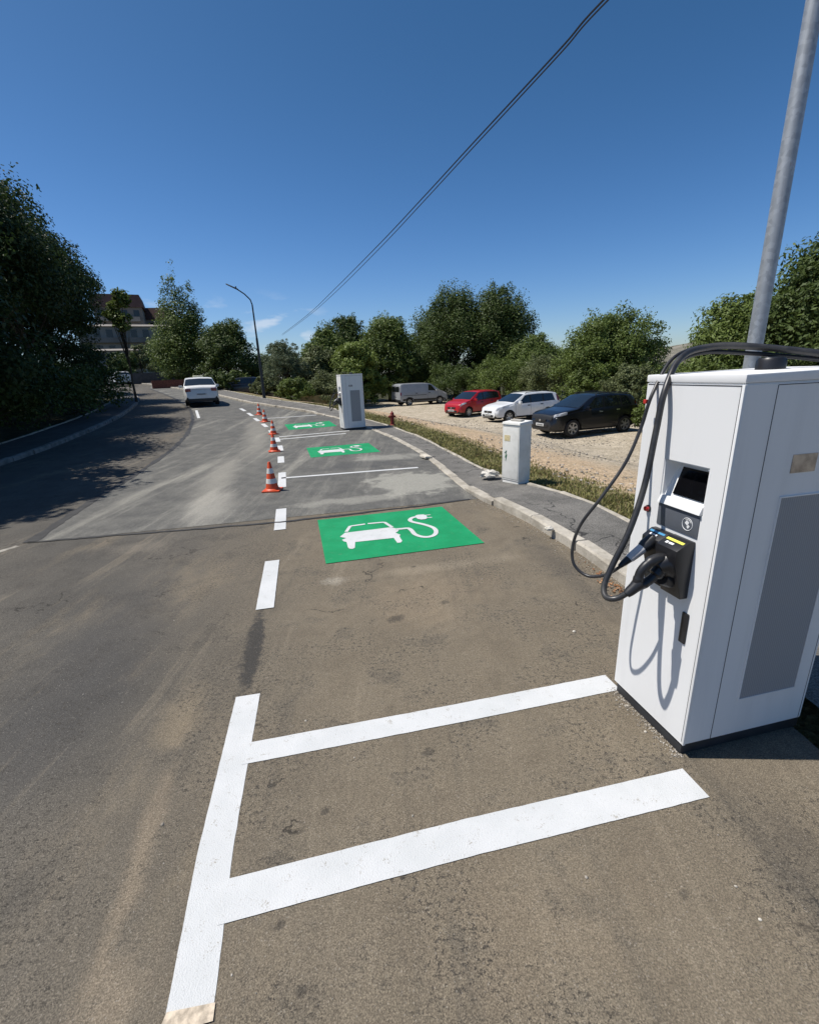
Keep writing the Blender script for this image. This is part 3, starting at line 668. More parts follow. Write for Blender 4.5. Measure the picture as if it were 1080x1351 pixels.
    mb.tube([pt(-.02,0), pt(.0,0), pt(.03,.0), pt(.065,.002)], [.019,.024,.027,.034], 14)
    g_ = mb.build('connector_grip', RUBBER, r, smooth=True)
    mb = MB(); mb.tube(spline([pt(.055,.008), pt(.075,.030), pt(.105,.052), pt(.150,.060), pt(.20,.045), pt(.225,.02)], 5), [.024]*6+[.021]*10+[.026]*10, 12)
    mb.build('grip_handle', RUBBER, g_, smooth=True)
    mb = MB(); mb.tube(spline([pt(.055,-.010), pt(.085,-.022), pt(.13,-.026), pt(.18,-.018), pt(.22,-.002)], 5), [.024]*6+[.022]*6+[.034]*9, 12)
    mb.build('trigger_guard', BLACK, g_, smooth=True)
    mb = MB(); mb.tube([pt(.175,.010), pt(.205,.004), (.098,-.085,1.02), (.098,-.045,1.00)], [.036,.050,.055,.056], 18); mb.build('connector_head', BLACK, g_, smooth=True)
    mb = MB(); mb.tube([(.098,-.10,.955),(.098,-.06,.94),(.098,-.02,.93)], [.034,.040,.040], 16); mb.build('lower_pin_housing', BLACK, g_, smooth=True)
    # light connector with pale handle
    e = Vector((-.030,-.235,.985)); h = Vector((-.032,-.075,1.095)); d = (h-e).normalized()
    mb = MB(); mb.tube([e-d*.01, e+d*.015, e+d*.05], [.011,.016,.020], 12); mb.tube([e+d*.135, e+d*.16, h, h+Vector((0,.05,-.01))], [.026,.034,.037,.037], 16)
    l_ = mb.build('connector_grip', RUBBER, r, smooth=True)
    mb = MB(); mb.tube([e+d*.048, e+d*.06, e+d*.135, e+d*.146], [.019,.0235,.0275,.024], 12); mb.build('pale_sleeve', LGREY, l_, smooth=True)
    return r
ca = -.2143
def charger_place(r, X0, Y0, a, z):
    u = Vector((math.sin(a), math.cos(a), 0)); v = Vector((u.y, -u.x, 0)); c = Vector((X0, Y0, z))+u*hw
    r.location = c; r.rotation_euler = (0, 0, -(math.pi/2)-a)
nearC = make_charger('tall white charging station in the foreground with black cables looped over its top', True)
charger_place(nearC, 1.352, 1.851, ca, 0.0)
farC = make_charger('white charging station standing between two green bays far along the kerb', False)
charger_place(farC, -2.175, 16.198, -.406, H1(-2.1, 16.4)-.01)
flat_text('maker_logo', 'ABB', .085, simple('logo_grey', (.10,.09,.10), .5), farC, (hw+.001, .33, 1.52), (math.pi/2, 0, math.pi/2))

# ------------------------------------------------------------------ lamp posts
pz = bearing(992, 4.9)
lp = empty('lamp_post', (pz.x, pz.y, kh(pz.x, pz.y)-.01))
tag(lp, 'thick galvanised steel pole rising straight behind the near white charging station', 'lamp post')
mb = MB(); mb.tube([(0,0,0),(0,0,3),(0,0,6),(0,0,8.5)], [.060,.056,.050,.042], 24); mb.build('pole', GALV, lp, smooth=True)
mb = MB(); mb.box(-.16,.16,-.16,.16,0,.014); mb.lathe([(.075,.0),(.072,.10),(.062,.12)], (0,0,0), 20); mb.build('base_plate', GALV, lp)
mb = MB(); mb.tube([(0,0,8.5),(-.1,0,8.8),(-.5,0,9.1),(-1.4,0,9.25)], .03, 10); mb.build('arm', GALV, lp, smooth=True)
MB().box(-2.0,-1.35,-.13,.13,9.2,9.3).build('lamp_head', simple('lamp_grey', (.25,.26,.27), .5), lp, bevel=.02)
DKST = simple('dark_steel', (.045, .05, .055), .5, metal=.4)
b = at(349, 527); sl = empty('street_lamp', (b.x, b.y, b.z)); tag(sl, 'thin dark street lamp with a bent arm and small head beside the far road', 'street lamp')
mb = MB(); mb.tube([(0,0,0),(0,0,.9),(0,0,4.6)], [.13,.115,.085], 14); mb.tube([(0,0,4.6),(-.02,0,7.0)], [.065,.05], 12); mb.build('pole', DKST, sl, smooth=True)
mb = MB(); mb.tube([(-.02,0,7.0),(-.12,0,7.35),(-.5,0,7.75),(-1.0,0,8.1)], .045, 10); mb.build('arm', DKST, sl, smooth=True)
mb = MB(); mb.add([(-1.75,-.14,8.42),(-.95,-.14,8.02),(-.95,.14,8.02),(-1.75,.14,8.42),(-1.75,-.10,8.52),(-.95,-.12,8.14),(-.95,.12,8.14),(-1.75,.10,8.52)], [(0,3,2,1),(4,5,6,7),(0,1,5,4),(1,2,6,5),(2,3,7,6),(3,0,4,7)])
mb.build('lamp_head', DKST, sl, bevel=.01)
MB().box(-1.12,-1.04,-.04,.04,8.15,8.30).build('sensor', DKST, sl, bevel=.01)
sl.scale = (.78, .78, .78)
# ------------------------------------------------------------------ overhead cables
W1 = [(5.6,2.6,7.10),(4.1,6.0,7.06),(3.09,8.4,7.0),(2.81,9.2,6.95),(2.34,10.59,6.92),(1.73,12.41,6.89),(.8,15.14,6.82),(-.76,19.73,6.74),(-3.88,28.94,6.72),(-7.78,40.43,6.80),(-15.93,64.46,7.48)]
WM = simple('wire_black', (.012,.012,.014), .6)
for q, nm in ((0, 'upper of the two black cables crossing the blue sky'), (1, 'lower of the two black cables crossing the blue sky')):
    P = [(x-.012*q, y, z-(0, .04+.16*min(1, max(0, (y-5)/20))*(1 if y < 40 else .6))[q]) for x, y, z in W1]
    mb = MB(); mb.tube(spline(P, 6), .016 if q == 0 else .013, 6); tag(mb.build('overhead_cable', WM, smooth=True), nm, 'overhead cable', 'overhead cables')

exec_vehicles = True
# ------------------------------------------------------------------ traffic cones
k = NB('cone_plastic'); z_ = k.n('ShaderNodeSeparateXYZ'); k.l(k.O(), z_.inputs[0])
CO = simple('cone_orange', (.62,.075,.018), .5, var=.15); CWH = simple('cone_white', (.72,.70,.66), .5, var=.1)
def cone(label):
    c = empty('traffic_cone'); tag(c, label, 'traffic cone', 'traffic cones along the bay line')
    def rr(z): return .115-(z-.04)*(.115-.024)/.46
    mb = MB(); mb.box(-.155,.155,-.155,.155,.0,.028); mb.lathe([(.148,.026),(.128,.045),(rr(.05),.055)], (0,0,0), 20); mb.build('base', CO, c, bevel=.006)
    mb = MB(); mb.lathe([(rr(.045),.045),(rr(.49),.49),(.018,.502)], n=20); mb.build('cone_body', CO, c, smooth=True)
    for z_a, z_b in ((.14,.22),(.31,.395)):
        mb = MB(); mb.lathe([(rr(z_a)+.0015,z_a),(rr(z_b)+.0015,z_b)], n=20); mb.build('white_band', CWH, c, smooth=True)
    return c
c0 = cone('orange and white cone nearest the camera, beside the white dashes')
CL = ['', 'second cone from the front, orange and white, left of a dash', 'third orange and white cone from the front of the line', 'fourth orange and white cone in the line, far along the road', 'farthest orange and white cone at the end of the line']
for i, (px, py) in enumerate([(358,649),(361,596.5),(360,573.5),(349,557),(341.6,547.5)]):
    o = c0 if i == 0 else copy_tree(c0)
    if i: o['label'] = CL[i]
    p = at(px, py); o.location = p+Vector((0, .08, .002)); o.rotation_euler = (0, 0, .3*i)
    o.scale = [(1,1,1.06),(1,1,1),(.95,.95,.95),(1,1,1),(1,1,1)][i]

# ------------------------------------------------------------------ cable cabinet, hydrant, litter
k = NB('cabinet_grp'); n = k.noise(4, 5, .65, vec=k.O()); st = k.noise(5, 4, .7, vec=k.O(), stretch=(5, 5, .3))
c = k.mix(k.ramp(n, .35, .7), (.74,.73,.69), (.62,.61,.57)); c = k.mix(k.ramp(st, .6, .8, 0, .35), c, (.30,.29,.25)); k.col(c); CAB = k.set(.7)
p = at(678, 640); cb = empty('utility_cabinet', (p.x+.05, p.y+.12, p.z-.02), rad(-56)); cb.scale = (.92, .92, .985); tag(cb, 'narrow pale grey utility cabinet with faded stickers at the pavement edge', 'utility cabinet')
MB().box(-.21,.21,-.16,.16,.10,1.085).build('cabinet_body', CAB, cb, bevel=.008)
MB().box(-.20,.20,-.15,.15,-.05,.10).build('plinth', CAB, cb, bevel=.006)
mb = MB(); mb.add([(-.225,-.175,1.085),(.225,-.175,1.085),(.225,.175,1.085),(-.225,.175,1.085),(-.215,-.165,1.125),(.215,-.165,1.125),(.215,.165,1.145),(-.215,.165,1.145)], [(0,3,2,1),(4,5,6,7),(0,1,5,4),(1,2,6,5),(2,3,7,6),(3,0,4,7)]); mb.build('roof', CAB, cb, bevel=.006)
mb = MB(); mb.box(-.197,.197,-.1625,-.159,.13,.133); mb.box(-.197,.197,-.1625,-.159,1.05,1.053); mb.box(.190,.193,-.1625,-.159,.133,1.05); mb.build('door_gap', SEAM, cb)
st_ = MB().box(-.16,-.02,-.164,-.160,.80,.90).build('warning_sticker', simple('faded_sticker', (.62,.52,.30), .6, var=.2, scale=30), cb)
MB().box(-.13,.13,-.05,.05,1.135,1.165).build('roof_bracket', simple('mortar', (.4,.38,.34), .9), cb, bevel=.01)
GG = simple('green_graffiti', (.05,.25,.10), .7)
mb = MB(); mb.tube([(-.15,-.162,.58),(-.10,-.162,.63),(-.13,-.162,.50),(-.09,-.162,.56),(-.12,-.162,.44)], .006, 5); mb.build('green_scribble', GG, cb)

p = at(514, 561.5); hy = empty('fire_hydrant', (p.x+.1, p.y+.1, p.z-.01)); hy.scale = (.85, .85, .82); tag(hy, 'small dark red hydrant on the verge beside the pavement', 'hydrant')
RH = simple('hydrant_red', (.20,.022,.015), .55, var=.25, scale=12)
mb = MB(); mb.lathe([(.12,0),(.12,.04),(.085,.06),(.080,.40),(.10,.42),(.10,.47),(.075,.50)], n=18); mb.build('barrel', RH, hy, smooth=True)
mb = MB(); mb.lathe([(.085,.50),(.075,.57),(.04,.61),(.02,.62),(.02,.65)], n=18); mb.build('cap', RH, hy, smooth=True)
for s in (1, -1):
    mb = MB(); mb.tube([(s*.07,0,.40),(s*.13,0,.40),(s*.135,0,.40),(s*.165,0,.40)], [.042,.042,.052,.052], 12); mb.build('outlet', RH, hy, smooth=True)

# crumpled cement sack on the pavement edge, paper, stones
def lump(name, c, sx, sy, sz, m, seed, label=None, cat=None):
    r_ = np.random.default_rng(seed); bm = bmesh.new(); bmesh.ops.create_icosphere(bm, subdivisions=3, radius=1)
    ph = r_.uniform(0, 6, 9)
    for v in bm.verts:
        x, y, z = v.co; f = 1+.18*math.sin(5*x+ph[0])*math.cos(4*y+ph[1])+.12*math.sin(9*y+ph[2]+3*z)+.08*math.sin(13*x+7*z+ph[3])+r_.normal(0, .03)
        v.co = Vector((x*sx*f, y*sy*f, max(z, -.45)*sz*f))
    me = bpy.data.meshes.new(name); bm.to_mesh(me); bm.free(); me.materials.append(m)
    o = bpy.data.objects.new(name, me); COL.objects.link(o); o.location = c
    return tag(o, label, cat) if label else o
p = at(646, 628, .08); lump('crumpled_sack', (p.x, p.y, p.z+.03), .17, .12, .08, simple('sack_paper', (.55,.52,.46), .85, var=.3, scale=20), 3, 'crumpled pale sack lying by the pavement edge near the utility cabinet', 'sack')
p = at(560, 602.5, .05); o = MB().box(-.10,.10,-.13,.13,0,.05).build('broken_slab', simple('slab_pale', (.62,.56,.46), .85, var=.2, scale=14), bevel=.012); o.location = (p.x+.03, p.y, p.z-.02); o.rotation_euler = (.05,.08,.5); tag(o, 'small pale broken concrete slab lying on the kerb', 'concrete slab')

# ------------------------------------------------------------------ vehicles
GLASS = simple('car_glass', (.012,.016,.018), .06, spec=.6, coat=.5, var=.05)
TRIM = simple('black_trim', (.016,.016,.017), .5, var=.1)
TYRE = simple('tyre_rubber', (.018,.018,.019), .8, var=.2)
RIM = simple('rim_alloy', (.38,.39,.41), .35, metal=.7, var=.08)
LAMP = simple('headlamp_glass', (.55,.57,.60), .12, spec=.6, coat=.8, var=.15, scale=20)
TAIL = simple('tail_lamp_red', (.22,.012,.012), .15, coat=.8, var=.2, scale=20)
PLATE = simple('number_plate_white', (.60,.61,.60), .4, var=.05)
PRINT = simple('plate_print', (.02,.02,.025), .5)
CHROME = simple('bright_metal', (.55,.56,.58), .18, metal=.9, var=.05)
def car_paint(name, c, coat=.45, rough=.3): return simple(name, c, rough, 0, .5, coat, var=.05, scale=3)
class Car:
    """lofted car body; x runs from the nose (0) to the tail (L)"""
    def __init__(s, sp):
        s.sp = sp; s.L = sp['L']; s.W = sp['W']/2
        xs = set(np.round(np.linspace(0, s.L, 70), 3)) | {0, .02, .05, .09, s.L-.02, s.L-.05, s.L-.09, s.L}
        for xc in sp['axles']:
            for t in np.linspace(-1, 1, 13): xs.add(round(xc+s.sp['arch']*t, 3))
        s.xs = np.array(sorted(xs))
        g = np.linspace(0, s.L, 500)
        def sm(P, k=9):
            P = np.array(P); v = np.interp(g, P[:, 0], P[:, 1]); kk = np.hanning(k+2)[1:-1]; kk /= kk.sum()
            return np.convolve(np.pad(v, k//2, mode='edge'), kk, 'valid')
        s.g = g; s.top = sm(sp['top'], 13); s.belt = sm(sp['belt'], 21); s.wid = sm(sp['plan'], 25); s.low = sm(sp['low'], 9)
        s.tum = sp.get('tumble', .20)
    def ring(s, x):
        f = lambda a: float(np.interp(x, s.g, a))
        top, belt, w, low = f(s.top), f(s.belt), f(s.wid)*s.W, f(s.low)
        belt = min(belt, top-.035); hc = max(0, top-belt); q = min(1, hc/.45)
        arch = 0
        for xc in s.sp['axles']:
            d = abs(x-xc)
            if d < s.sp['arch']: arch = s.sp['rw']+math.sqrt(s.sp['arch']**2-d*d)
        lo = max(low, arch); inw = w*(.80 if arch > low else .86)
        z3 = max(lo+.05, min(.60*belt+.4*low, belt-.06)); z2 = max(lo+.012, low+.10 if arch <= low else 0)
        wr = w*(1-s.tum*q)
        if hc < .12: wr = w*(.90+.02*q)
        P = [(0, lo), (inw, lo), (w*.985 if arch <= low else w*1.003, z2), (w, z3), (w*.975, belt)]
        lerp = lambda t: (w*.955+(wr-w*.955)*t, belt+hc*t)
        P += [lerp(.07), lerp(.84), (wr*.965, belt+hc*.96), (wr*.70, top+.004), (0, top+.022)]
        return P
    def pt(s, x, t):
        sg = 1
        if t > 9: t = 18-t; sg = -1
        P = s.ring(x); i = min(int(t), 8); u = t-i
        return Vector((x, sg*(P[i][0]*(1-u)+P[i+1][0]*u), P[i][1]*(1-u)+P[i+1][1]*u))
    def body(s, root, paint):
        mb = MB(); n = 19
        for x in s.xs: mb.v += [tuple(s.pt(x, t)) for t in range(19)]
        k = len(s.xs)
        for i in range(k-1):
            for j in range(18):
                jj = j+1
                low = j in (0, 17); mb.f.append((i*n+j, i*n+jj, (i+1)*n+jj, (i+1)*n+j)); mb.m.append(1 if low or j in (1, 16) and s.sp.get('sill', True) else 0)
        mb.f += [tuple(range(n)), tuple((k-1)*n+j for j in reversed(range(n)))]; mb.m += [s.sp.get('capmat', 0)]*2
        o = mb.build('body', [paint, TRIM], root)
        bm = bmesh.new(); bm.from_mesh(o.data); bmesh.ops.remove_doubles(bm, verts=bm.verts, dist=1e-4); bmesh.ops.recalc_face_normals(bm, faces=bm.faces)
        for f_ in bm.faces: f_.smooth = True
        bm.to_mesh(o.data); bm.free(); o.data.set_sharp_from_angle(angle=rad(38)); return o
    def patch(s, name, corners, m, root, off=.006, nu=10, nv=4, mirror=False, sides=(1,)):
        """piece lying on the skin. corners: (x,t) a b c d, counter-clockwise"""
        out = []
        for sd in sides:
            mb = MB(); a, b, c, d = corners
            N = []
            for i in range(nu+1):
                u = i/nu
                for j in range(nv+1):
                    v = j/nv
                    x = (a[0]*(1-u)+b[0]*u)*(1-v)+(d[0]*(1-u)+c[0]*u)*v; t = (a[1]*(1-u)+b[1]*u)*(1-v)+(d[1]*(1-u)+c[1]*u)*v
                    p = s.pt(x, t); e = .01
                    dx = s.pt(min(x+e, s.L), t)-s.pt(max(x-e, 0), t); dt = s.pt(x, min(t+.05, 18))-s.pt(x, max(t-.05, 0))
                    nn = dt.cross(dx); nn = nn.normalized() if nn.length > 1e-9 else Vector((0, 0, 1))
                    if nn.dot(p-Vector((x if .15 < x < s.L-.15 else s.L/2, 0, .6))) < 0: nn = -nn
                    p = p+nn*off
                    if sd < 0: p.y = -p.y
                    mb.v.append(tuple(p))
            for i in range(nu):
                for j in range(nv):
                    q = (i*(nv+1)+j, (i+1)*(nv+1)+j, (i+1)*(nv+1)+j+1, i*(nv+1)+j+1); mb.f.append(q if sd > 0 else tuple(reversed(q))); mb.m.append(0)
            out.append(mb.build(name, m, root, smooth=True, angle=60))
        return out
def wheel(root, x, y, r, sgn, spokes=5, wd=.20, rim=RIM):
    w_ = empty('wheel', (x, y, r)); w_.parent = root
    mb = MB(); mb.lathe([(r*.66,-wd/2),(r*.93,-wd/2),(r,-wd/2+.03),(r,wd/2-.03),(r*.93,wd/2),(r*.66,wd/2)], n=28, axis='y', caps=False); mb.build('tyre', TYRE, w_, smooth=True)
    mb = MB(); yo = sgn*wd*.42
    mb.lathe([(r*.68,yo-.03*sgn),(r*.68,yo+.01*sgn),(r*.60,yo+.005*sgn),(r*.57,yo-.05*sgn)], n=28, axis='y', caps=False)
    mb.lathe([(.001,yo-.02*sgn),(.055,yo-.005*sgn),(.06,yo-.03*sgn)], n=16, axis='y')
    for i in range(spokes):
        a = 2*math.pi*i/spokes+.3; c, s_ = math.cos(a), math.sin(a); h = .024+.01*(5/spokes)
        p0 = (c*.03, s_*.03); p1 = (c*r*.63, s_*r*.63); n_ = (-s_*h, c*h)
        mb.add([(p0[0]+n_[0], yo-.01*sgn, p0[1]+n_[1]), (p0[0]-n_[0], yo-.01*sgn, p0[1]-n_[1]), (p1[0]-n_[0]*1.2, yo+.004*sgn, p1[1]-n_[1]*1.2), (p1[0]+n_[0]*1.2, yo+.004*sgn, p1[1]+n_[1]*1.2)], [(0,1,2,3)])
    mb.build('rim', rim, w_, smooth=True)
    mb = MB(); mb.lathe([(.001,yo-.06*sgn),(r*.64,yo-.06*sgn),(r*.64,yo-.05*sgn)], n=20, axis='y'); mb.build('brake_disc', TRIM, w_)
def make_car(name, label, cat, sp, front, rear, paint, group=None, text='', zoff=0.0):
    """front / rear: where the two ends of the car stand on the ground"""
    f_ = Vector(front); r_ = Vector(rear); d = r_-f_; yaw = math.atan2(d.y, d.x)
    mid = (f_+r_)/2; z = (H1(f_.x, f_.y)+H1(r_.x, r_.y))/2
    root = empty(name, (mid.x, mid.y, z+.005+zoff), yaw); tag(root, label, cat, group)
    C = Car(sp); L, W = sp['L'], sp['W']
    C.body(root, paint)
    ws, wf = sp['wind'], sp['roofx']; rs, re_ = sp['rear_glass']
    C.patch('windshield', [(ws, 7.05), (wf, 7.05), (wf, 10.95), (ws, 10.95)], GLASS, root, .007, 8, 12)
    if re_ > rs: C.patch('rear_window', [(rs, 7.05), (re_, 7.05), (re_, 10.95), (rs, 10.95)], GLASS, root, .007, 8, 12)
    wn = sp['windows']
    if len(wn) > 1: C.patch('pillar_band', [(wn[0][0]+.04, 5.0), (wn[-1][1]+.03, 5.0), (wn[-1][2]+.03, 6.05), (wn[0][3]+.04, 6.05)], TRIM, root, .003, 16, 4, sides=(1, -1))
    for (a, b, c_, d_) in wn:     # bottom x0,x1 ; top x1,x0
        C.patch('side_window', [(a, 5.05), (b, 5.05), (c_, 6.0), (d_, 6.0)], GLASS, root, .006, 8, 4, sides=(1, -1))
    for x in sp['seams']:
        C.patch('door_seam', [(x, 2.1), (x+.012, 2.1), (x+.012, 4.9), (x, 4.9)], TRIM, root, .003, 1, 8, sides=(1, -1))
    for x in sp['handles']:
        C.patch('door_handle', [(x, 3.62), (x+.17, 3.62), (x+.17, 3.78), (x, 3.78)], sp.get('handle_m', TRIM), root, .022, 4, 2, sides=(1, -1))
    for c_ in sp['head']: C.patch('headlight', c_, LAMP, root, .010, 8, 5, sides=(1, -1))
    for c_ in sp['tail']: C.patch('tail_light', c_, TAIL, root, .010, 8, 5, sides=(1, -1))
    for c_, m in sp.get('trims', []): C.patch('trim', c_, m, root, .009, 10, 6)
    for c_, m in sp.get('side_trims', []): C.patch('side_trim', c_, m, root, .008, 16, 2, sides=(1, -1))
    for x, sg in ((a, b) for a in sp['axles'] for b in (1, -1)): wheel(root, x, sg*(W/2-.115), sp['rw'], sg, sp.get('spokes', 5), rim=sp.get('rim', RIM))
    for sg in (1, -1):
        mx = sp['mirror']; zb = float(np.interp(mx, C.g, C.belt)); mb = MB()
        mb.box(mx-.06, mx+.07, sg*(W/2+.02) if sg > 0 else sg*(W/2+.21), sg*(W/2+.21) if sg > 0 else sg*(W/2+.02), zb+.03, zb+.17)
        mb.box(mx-.02, mx+.03, min(sg*(W/2-.06), sg*(W/2+.05)), max(sg*(W/2-.06), sg*(W/2+.05)), zb+.03, zb+.07)
        mb.build('mirror', sp.get('mirror_m', paint), root, bevel=.03)
    for xp, zp, sx in sp['plates']:
        t = MB().box(xp-.012, xp+.012, -.26, .26, zp-.055, zp+.055).build('number_plate', PLATE, root, bevel=.003)
        mb = MB()
        for i in range(7):
            y0 = -.20+i*.058; mb.box(min(xp+sx*.012, xp+sx*.015), max(xp+sx*.012, xp+sx*.015), y0, y0+.034, zp-.03, zp+.03)
        mb.build('plate_marks', PRINT, t)
    for f2 in sp.get('extra', []): f2(C, root, paint)
    for ch in root.children: ch.matrix_parent_inverse = Matrix.Translation((-L/2, 0, 0))
    return root
def rails(C, root, paint):
    for sg in (1, -1):
        mb = MB(); P = [C.pt(x, 7.4 if sg > 0 else 10.6)+Vector((0, 0, h)) for x, h in ((C.sp['roofx']+.15, .0), (C.sp['roofx']+.25, .05), (C.L-1.3, .06), (C.L-.55, .05), (C.L-.45, 0))]
        mb.tube(P, .018, 8); mb.build('roof_rail', C.sp.get('rail_m', TRIM), root, smooth=True)
def bumper_lights(C, root, paint): pass

SUV = dict(L=4.52, W=1.86, axles=(.93, 3.62), rw=.36, arch=.415, plan=[(0,.70),(.12,.86),(.4,.96),(1,1),(3.7,1),(4.2,.94),(4.45,.84),(4.52,.78)],
    top=[(0,.60),(.05,.84),(.12,.93),(.5,1.04),(1.15,1.14),(2.0,1.60),(2.3,1.655),(2.9,1.68),(3.6,1.63),(4.0,1.56),(4.25,1.30),(4.42,1.10),(4.48,.95),(4.52,.60)],
    belt=[(0,.60),(.2,.84),(1.2,1.03),(2.5,1.08),(3.6,1.13),(4.2,1.14),(4.52,.9)], low=[(0,.34),(.1,.26),(.5,.24),(4.0,.25),(4.4,.32),(4.52,.42)],
    wind=1.20, roofx=2.02, rear_glass=(3.98, 4.34), windows=[(1.42,2.42,2.40,2.06),(2.50,3.32,3.30,2.48),(3.40,3.92,3.72,3.38)],
    seams=[1.30,2.44,3.36], handles=[2.20,3.08], head=[[(.10,5.6),(.62,4.6),(.66,5.9),(.16,7.2)]], tail=[[(4.2,4.6),(4.44,4.6),(4.40,5.8),(4.1,5.6)]],
    trims=[([(.03,5.5),(.10,7.0),(.10,11.0),(.03,12.5)], TRIM)], side_trims=[([(.1,1.5),(4.4,1.5),(4.4,2.3),(.1,2.3)], TRIM)], mirror=1.55, plates=[(-.02,.52,-1),(4.535,.80,1)], spokes=6, extra=[rails], rail_m=TRIM, handle_m=CHROME, capmat=1)
EST = dict(L=4.50, W=1.73, axles=(.82, 3.46), rw=.31, arch=.365, plan=[(0,.72),(.12,.88),(.4,.97),(1,1),(3.8,1),(4.3,.94),(4.5,.86)],
    top=[(0,.52),(.04,.72),(.12,.80),(.5,.92),(1.08,1.02),(1.85,1.44),(2.1,1.49),(2.8,1.52),(3.7,1.50),(4.15,1.45),(4.32,1.20),(4.44,1.0),(4.50,.60)],
    belt=[(0,.55),(.2,.72),(1.1,.92),(2.5,.95),(3.6,.98),(4.3,1.0),(4.50,.8)], low=[(0,.30),(.1,.21),(.5,.20),(4.0,.22),(4.4,.30),(4.5,.40)],
    wind=1.13, roofx=1.87, rear_glass=(4.17, 4.32), windows=[(1.30,2.22,2.20,1.90),(2.31,3.10,3.10,2.29),(3.20,3.98,3.82,3.18)],
    seams=[1.22,2.25,3.14], handles=[2.02,2.92], head=[[(.06,5.2),(.55,4.5),(.58,5.6),(.12,7.3)]], tail=[[(4.2,4.3),(4.42,4.3),(4.30,6.0),(4.12,5.9)]],
    trims=[], side_trims=[([(.4,1.6),(4.1,1.6),(4.1,2.05),(.4,2.05)], TRIM)], mirror=1.42, plates=[(-.02,.42,-1),(4.515,.75,1)], spokes=6, extra=[rails], rail_m=TRIM)
MPV = dict(L=4.05, W=1.72, axles=(.74, 3.30), rw=.30, arch=.35, plan=[(0,.72),(.12,.88),(.4,.97),(.9,1),(3.4,1),(3.85,.94),(4.05,.86)],
    top=[(0,.50),(.04,.72),(.14,.82),(.45,.93),(.85,1.02),(1.65,1.46),(1.9,1.52),(2.5,1.55),(3.3,1.52),(3.75,1.44),(3.9,1.12),(4.0,.95),(4.05,.60)],
    belt=[(0,.55),(.2,.74),(.9,.92),(2.2,.96),(3.3,1.0),(3.8,1.02),(4.05,.8)], low=[(0,.30),(.1,.21),(.5,.20),(3.6,.22),(3.95,.30),(4.05,.40)],
    wind=.90, roofx=1.67, rear_glass=(3.76, 3.90), windows=[(1.12,2.02,2.0,1.72),(2.10,2.92,2.92,2.08),(3.0,3.62,3.5,2.99)],
    seams=[1.02,2.05,2.96], handles=[1.82,2.72], head=[[(.08,4.9),(.52,4.5),(.52,5.8),(.16,6.7)]], tail=[[(3.75,4.3),(3.96,4.3),(3.88,6.0),(3.7,5.9)]],
    trims=[], mirror=1.22, plates=[(-.02,.42,-1),(4.065,.75,1)], spokes=7)
VAN = dict(L=4.95, W=1.90, axles=(.95, 4.05), rw=.33, arch=.385, tumble=.10, plan=[(0,.74),(.12,.88),(.5,.97),(1,1),(4.6,1),(4.85,.985),(4.95,.96)],
    top=[(0,.55),(.04,.80),(.12,.92),(.6,1.12),(.95,1.24),(1.75,1.80),(2.1,1.88),(3,1.91),(4.6,1.90),(4.82,1.86),(4.90,1.78),(4.95,1.0)],
    belt=[(0,.58),(.2,.80),(1.0,1.10),(1.6,1.16),(4.7,1.18),(4.95,1.1)], low=[(0,.34),(.1,.25),(.5,.24),(4.6,.26),(4.95,.36)],
    wind=1.02, roofx=1.74, rear_glass=(0, 0), windows=[(1.22,2.12,2.10,1.80)],
    seams=[1.15,2.2,3.45], handles=[1.95,3.25], head=[[(.10,4.7),(.60,4.5),(.60,5.8),(.18,6.9)]], tail=[[(4.80,3.3),(4.93,3.3),(4.92,4.9),(4.80,4.9)]],
    side_trims=[([(.3,1.7),(4.7,1.7),(4.7,2.5),(.3,2.5)], TRIM), ([(2.35,3.2),(4.6,3.2),(4.6,3.3),(2.35,3.3)], TRIM)], mirror=1.35, plates=[(-.02,.5,-1),(4.965,.62,1)], spokes=6)
SEDAN = dict(L=4.35, W=1.74, axles=(.80, 3.43), rw=.31, arch=.365, plan=[(0,.72),(.12,.88),(.4,.97),(1,1),(3.6,1),(4.1,.95),(4.30,.88),(4.35,.84)],
    top=[(0,.52),(.04,.72),(.12,.80),(.5,.92),(1.08,1.0),(1.85,1.42),(2.1,1.475),(2.6,1.49),(2.95,1.465),(3.15,1.42),(3.80,1.03),(3.9,1.01),(4.20,1.00),(4.27,.97),(4.31,.85),(4.35,.55)],
    belt=[(0,.55),(.2,.72),(1.1,.90),(2.5,.94),(3.6,.95),(4.1,.93),(4.35,.8)], low=[(0,.30),(.1,.21),(.5,.20),(3.9,.22),(4.25,.30),(4.35,.40)],
    wind=1.13, roofx=1.87, rear_glass=(3.17, 3.74), windows=[(1.30,2.22,2.20,1.90),(2.31,3.20,3.02,2.29)],
    seams=[1.22,2.25,3.1], handles=[2.02,2.86], head=[[(.06,5.2),(.55,4.5),(.58,5.6),(.12,7.3)]], tail=[],
    side_trims=[], mirror=1.42, plates=[(-.02,.46,-1),(4.345,.62,1)], spokes=6)
def sedan_rear(C, root, paint):
    for sg in (1, -1): MB().box(4.12,4.335,*sorted((sg*.50, sg*.775)),.76,.93).build('tail_light', TAIL, root, bevel=.03)
    MB().box(4.30,4.365,-.72,.72,.26,.40).build('rear_bumper_trim', TRIM, root, bevel=.02)
    t = MB(); t.box(4.300,4.322,-.62,.62,.872,.878); t.box(4.318,4.346,-.60,.60,.548,.553); t.build('boot_gap', TRIM, root)
    b = MB(); b.box(2.35,2.55,-.26,.26,1.50,1.60); b.build('taxi_roof_sign', simple('sign_white', (.75,.72,.5), .5), root, bevel=.02)
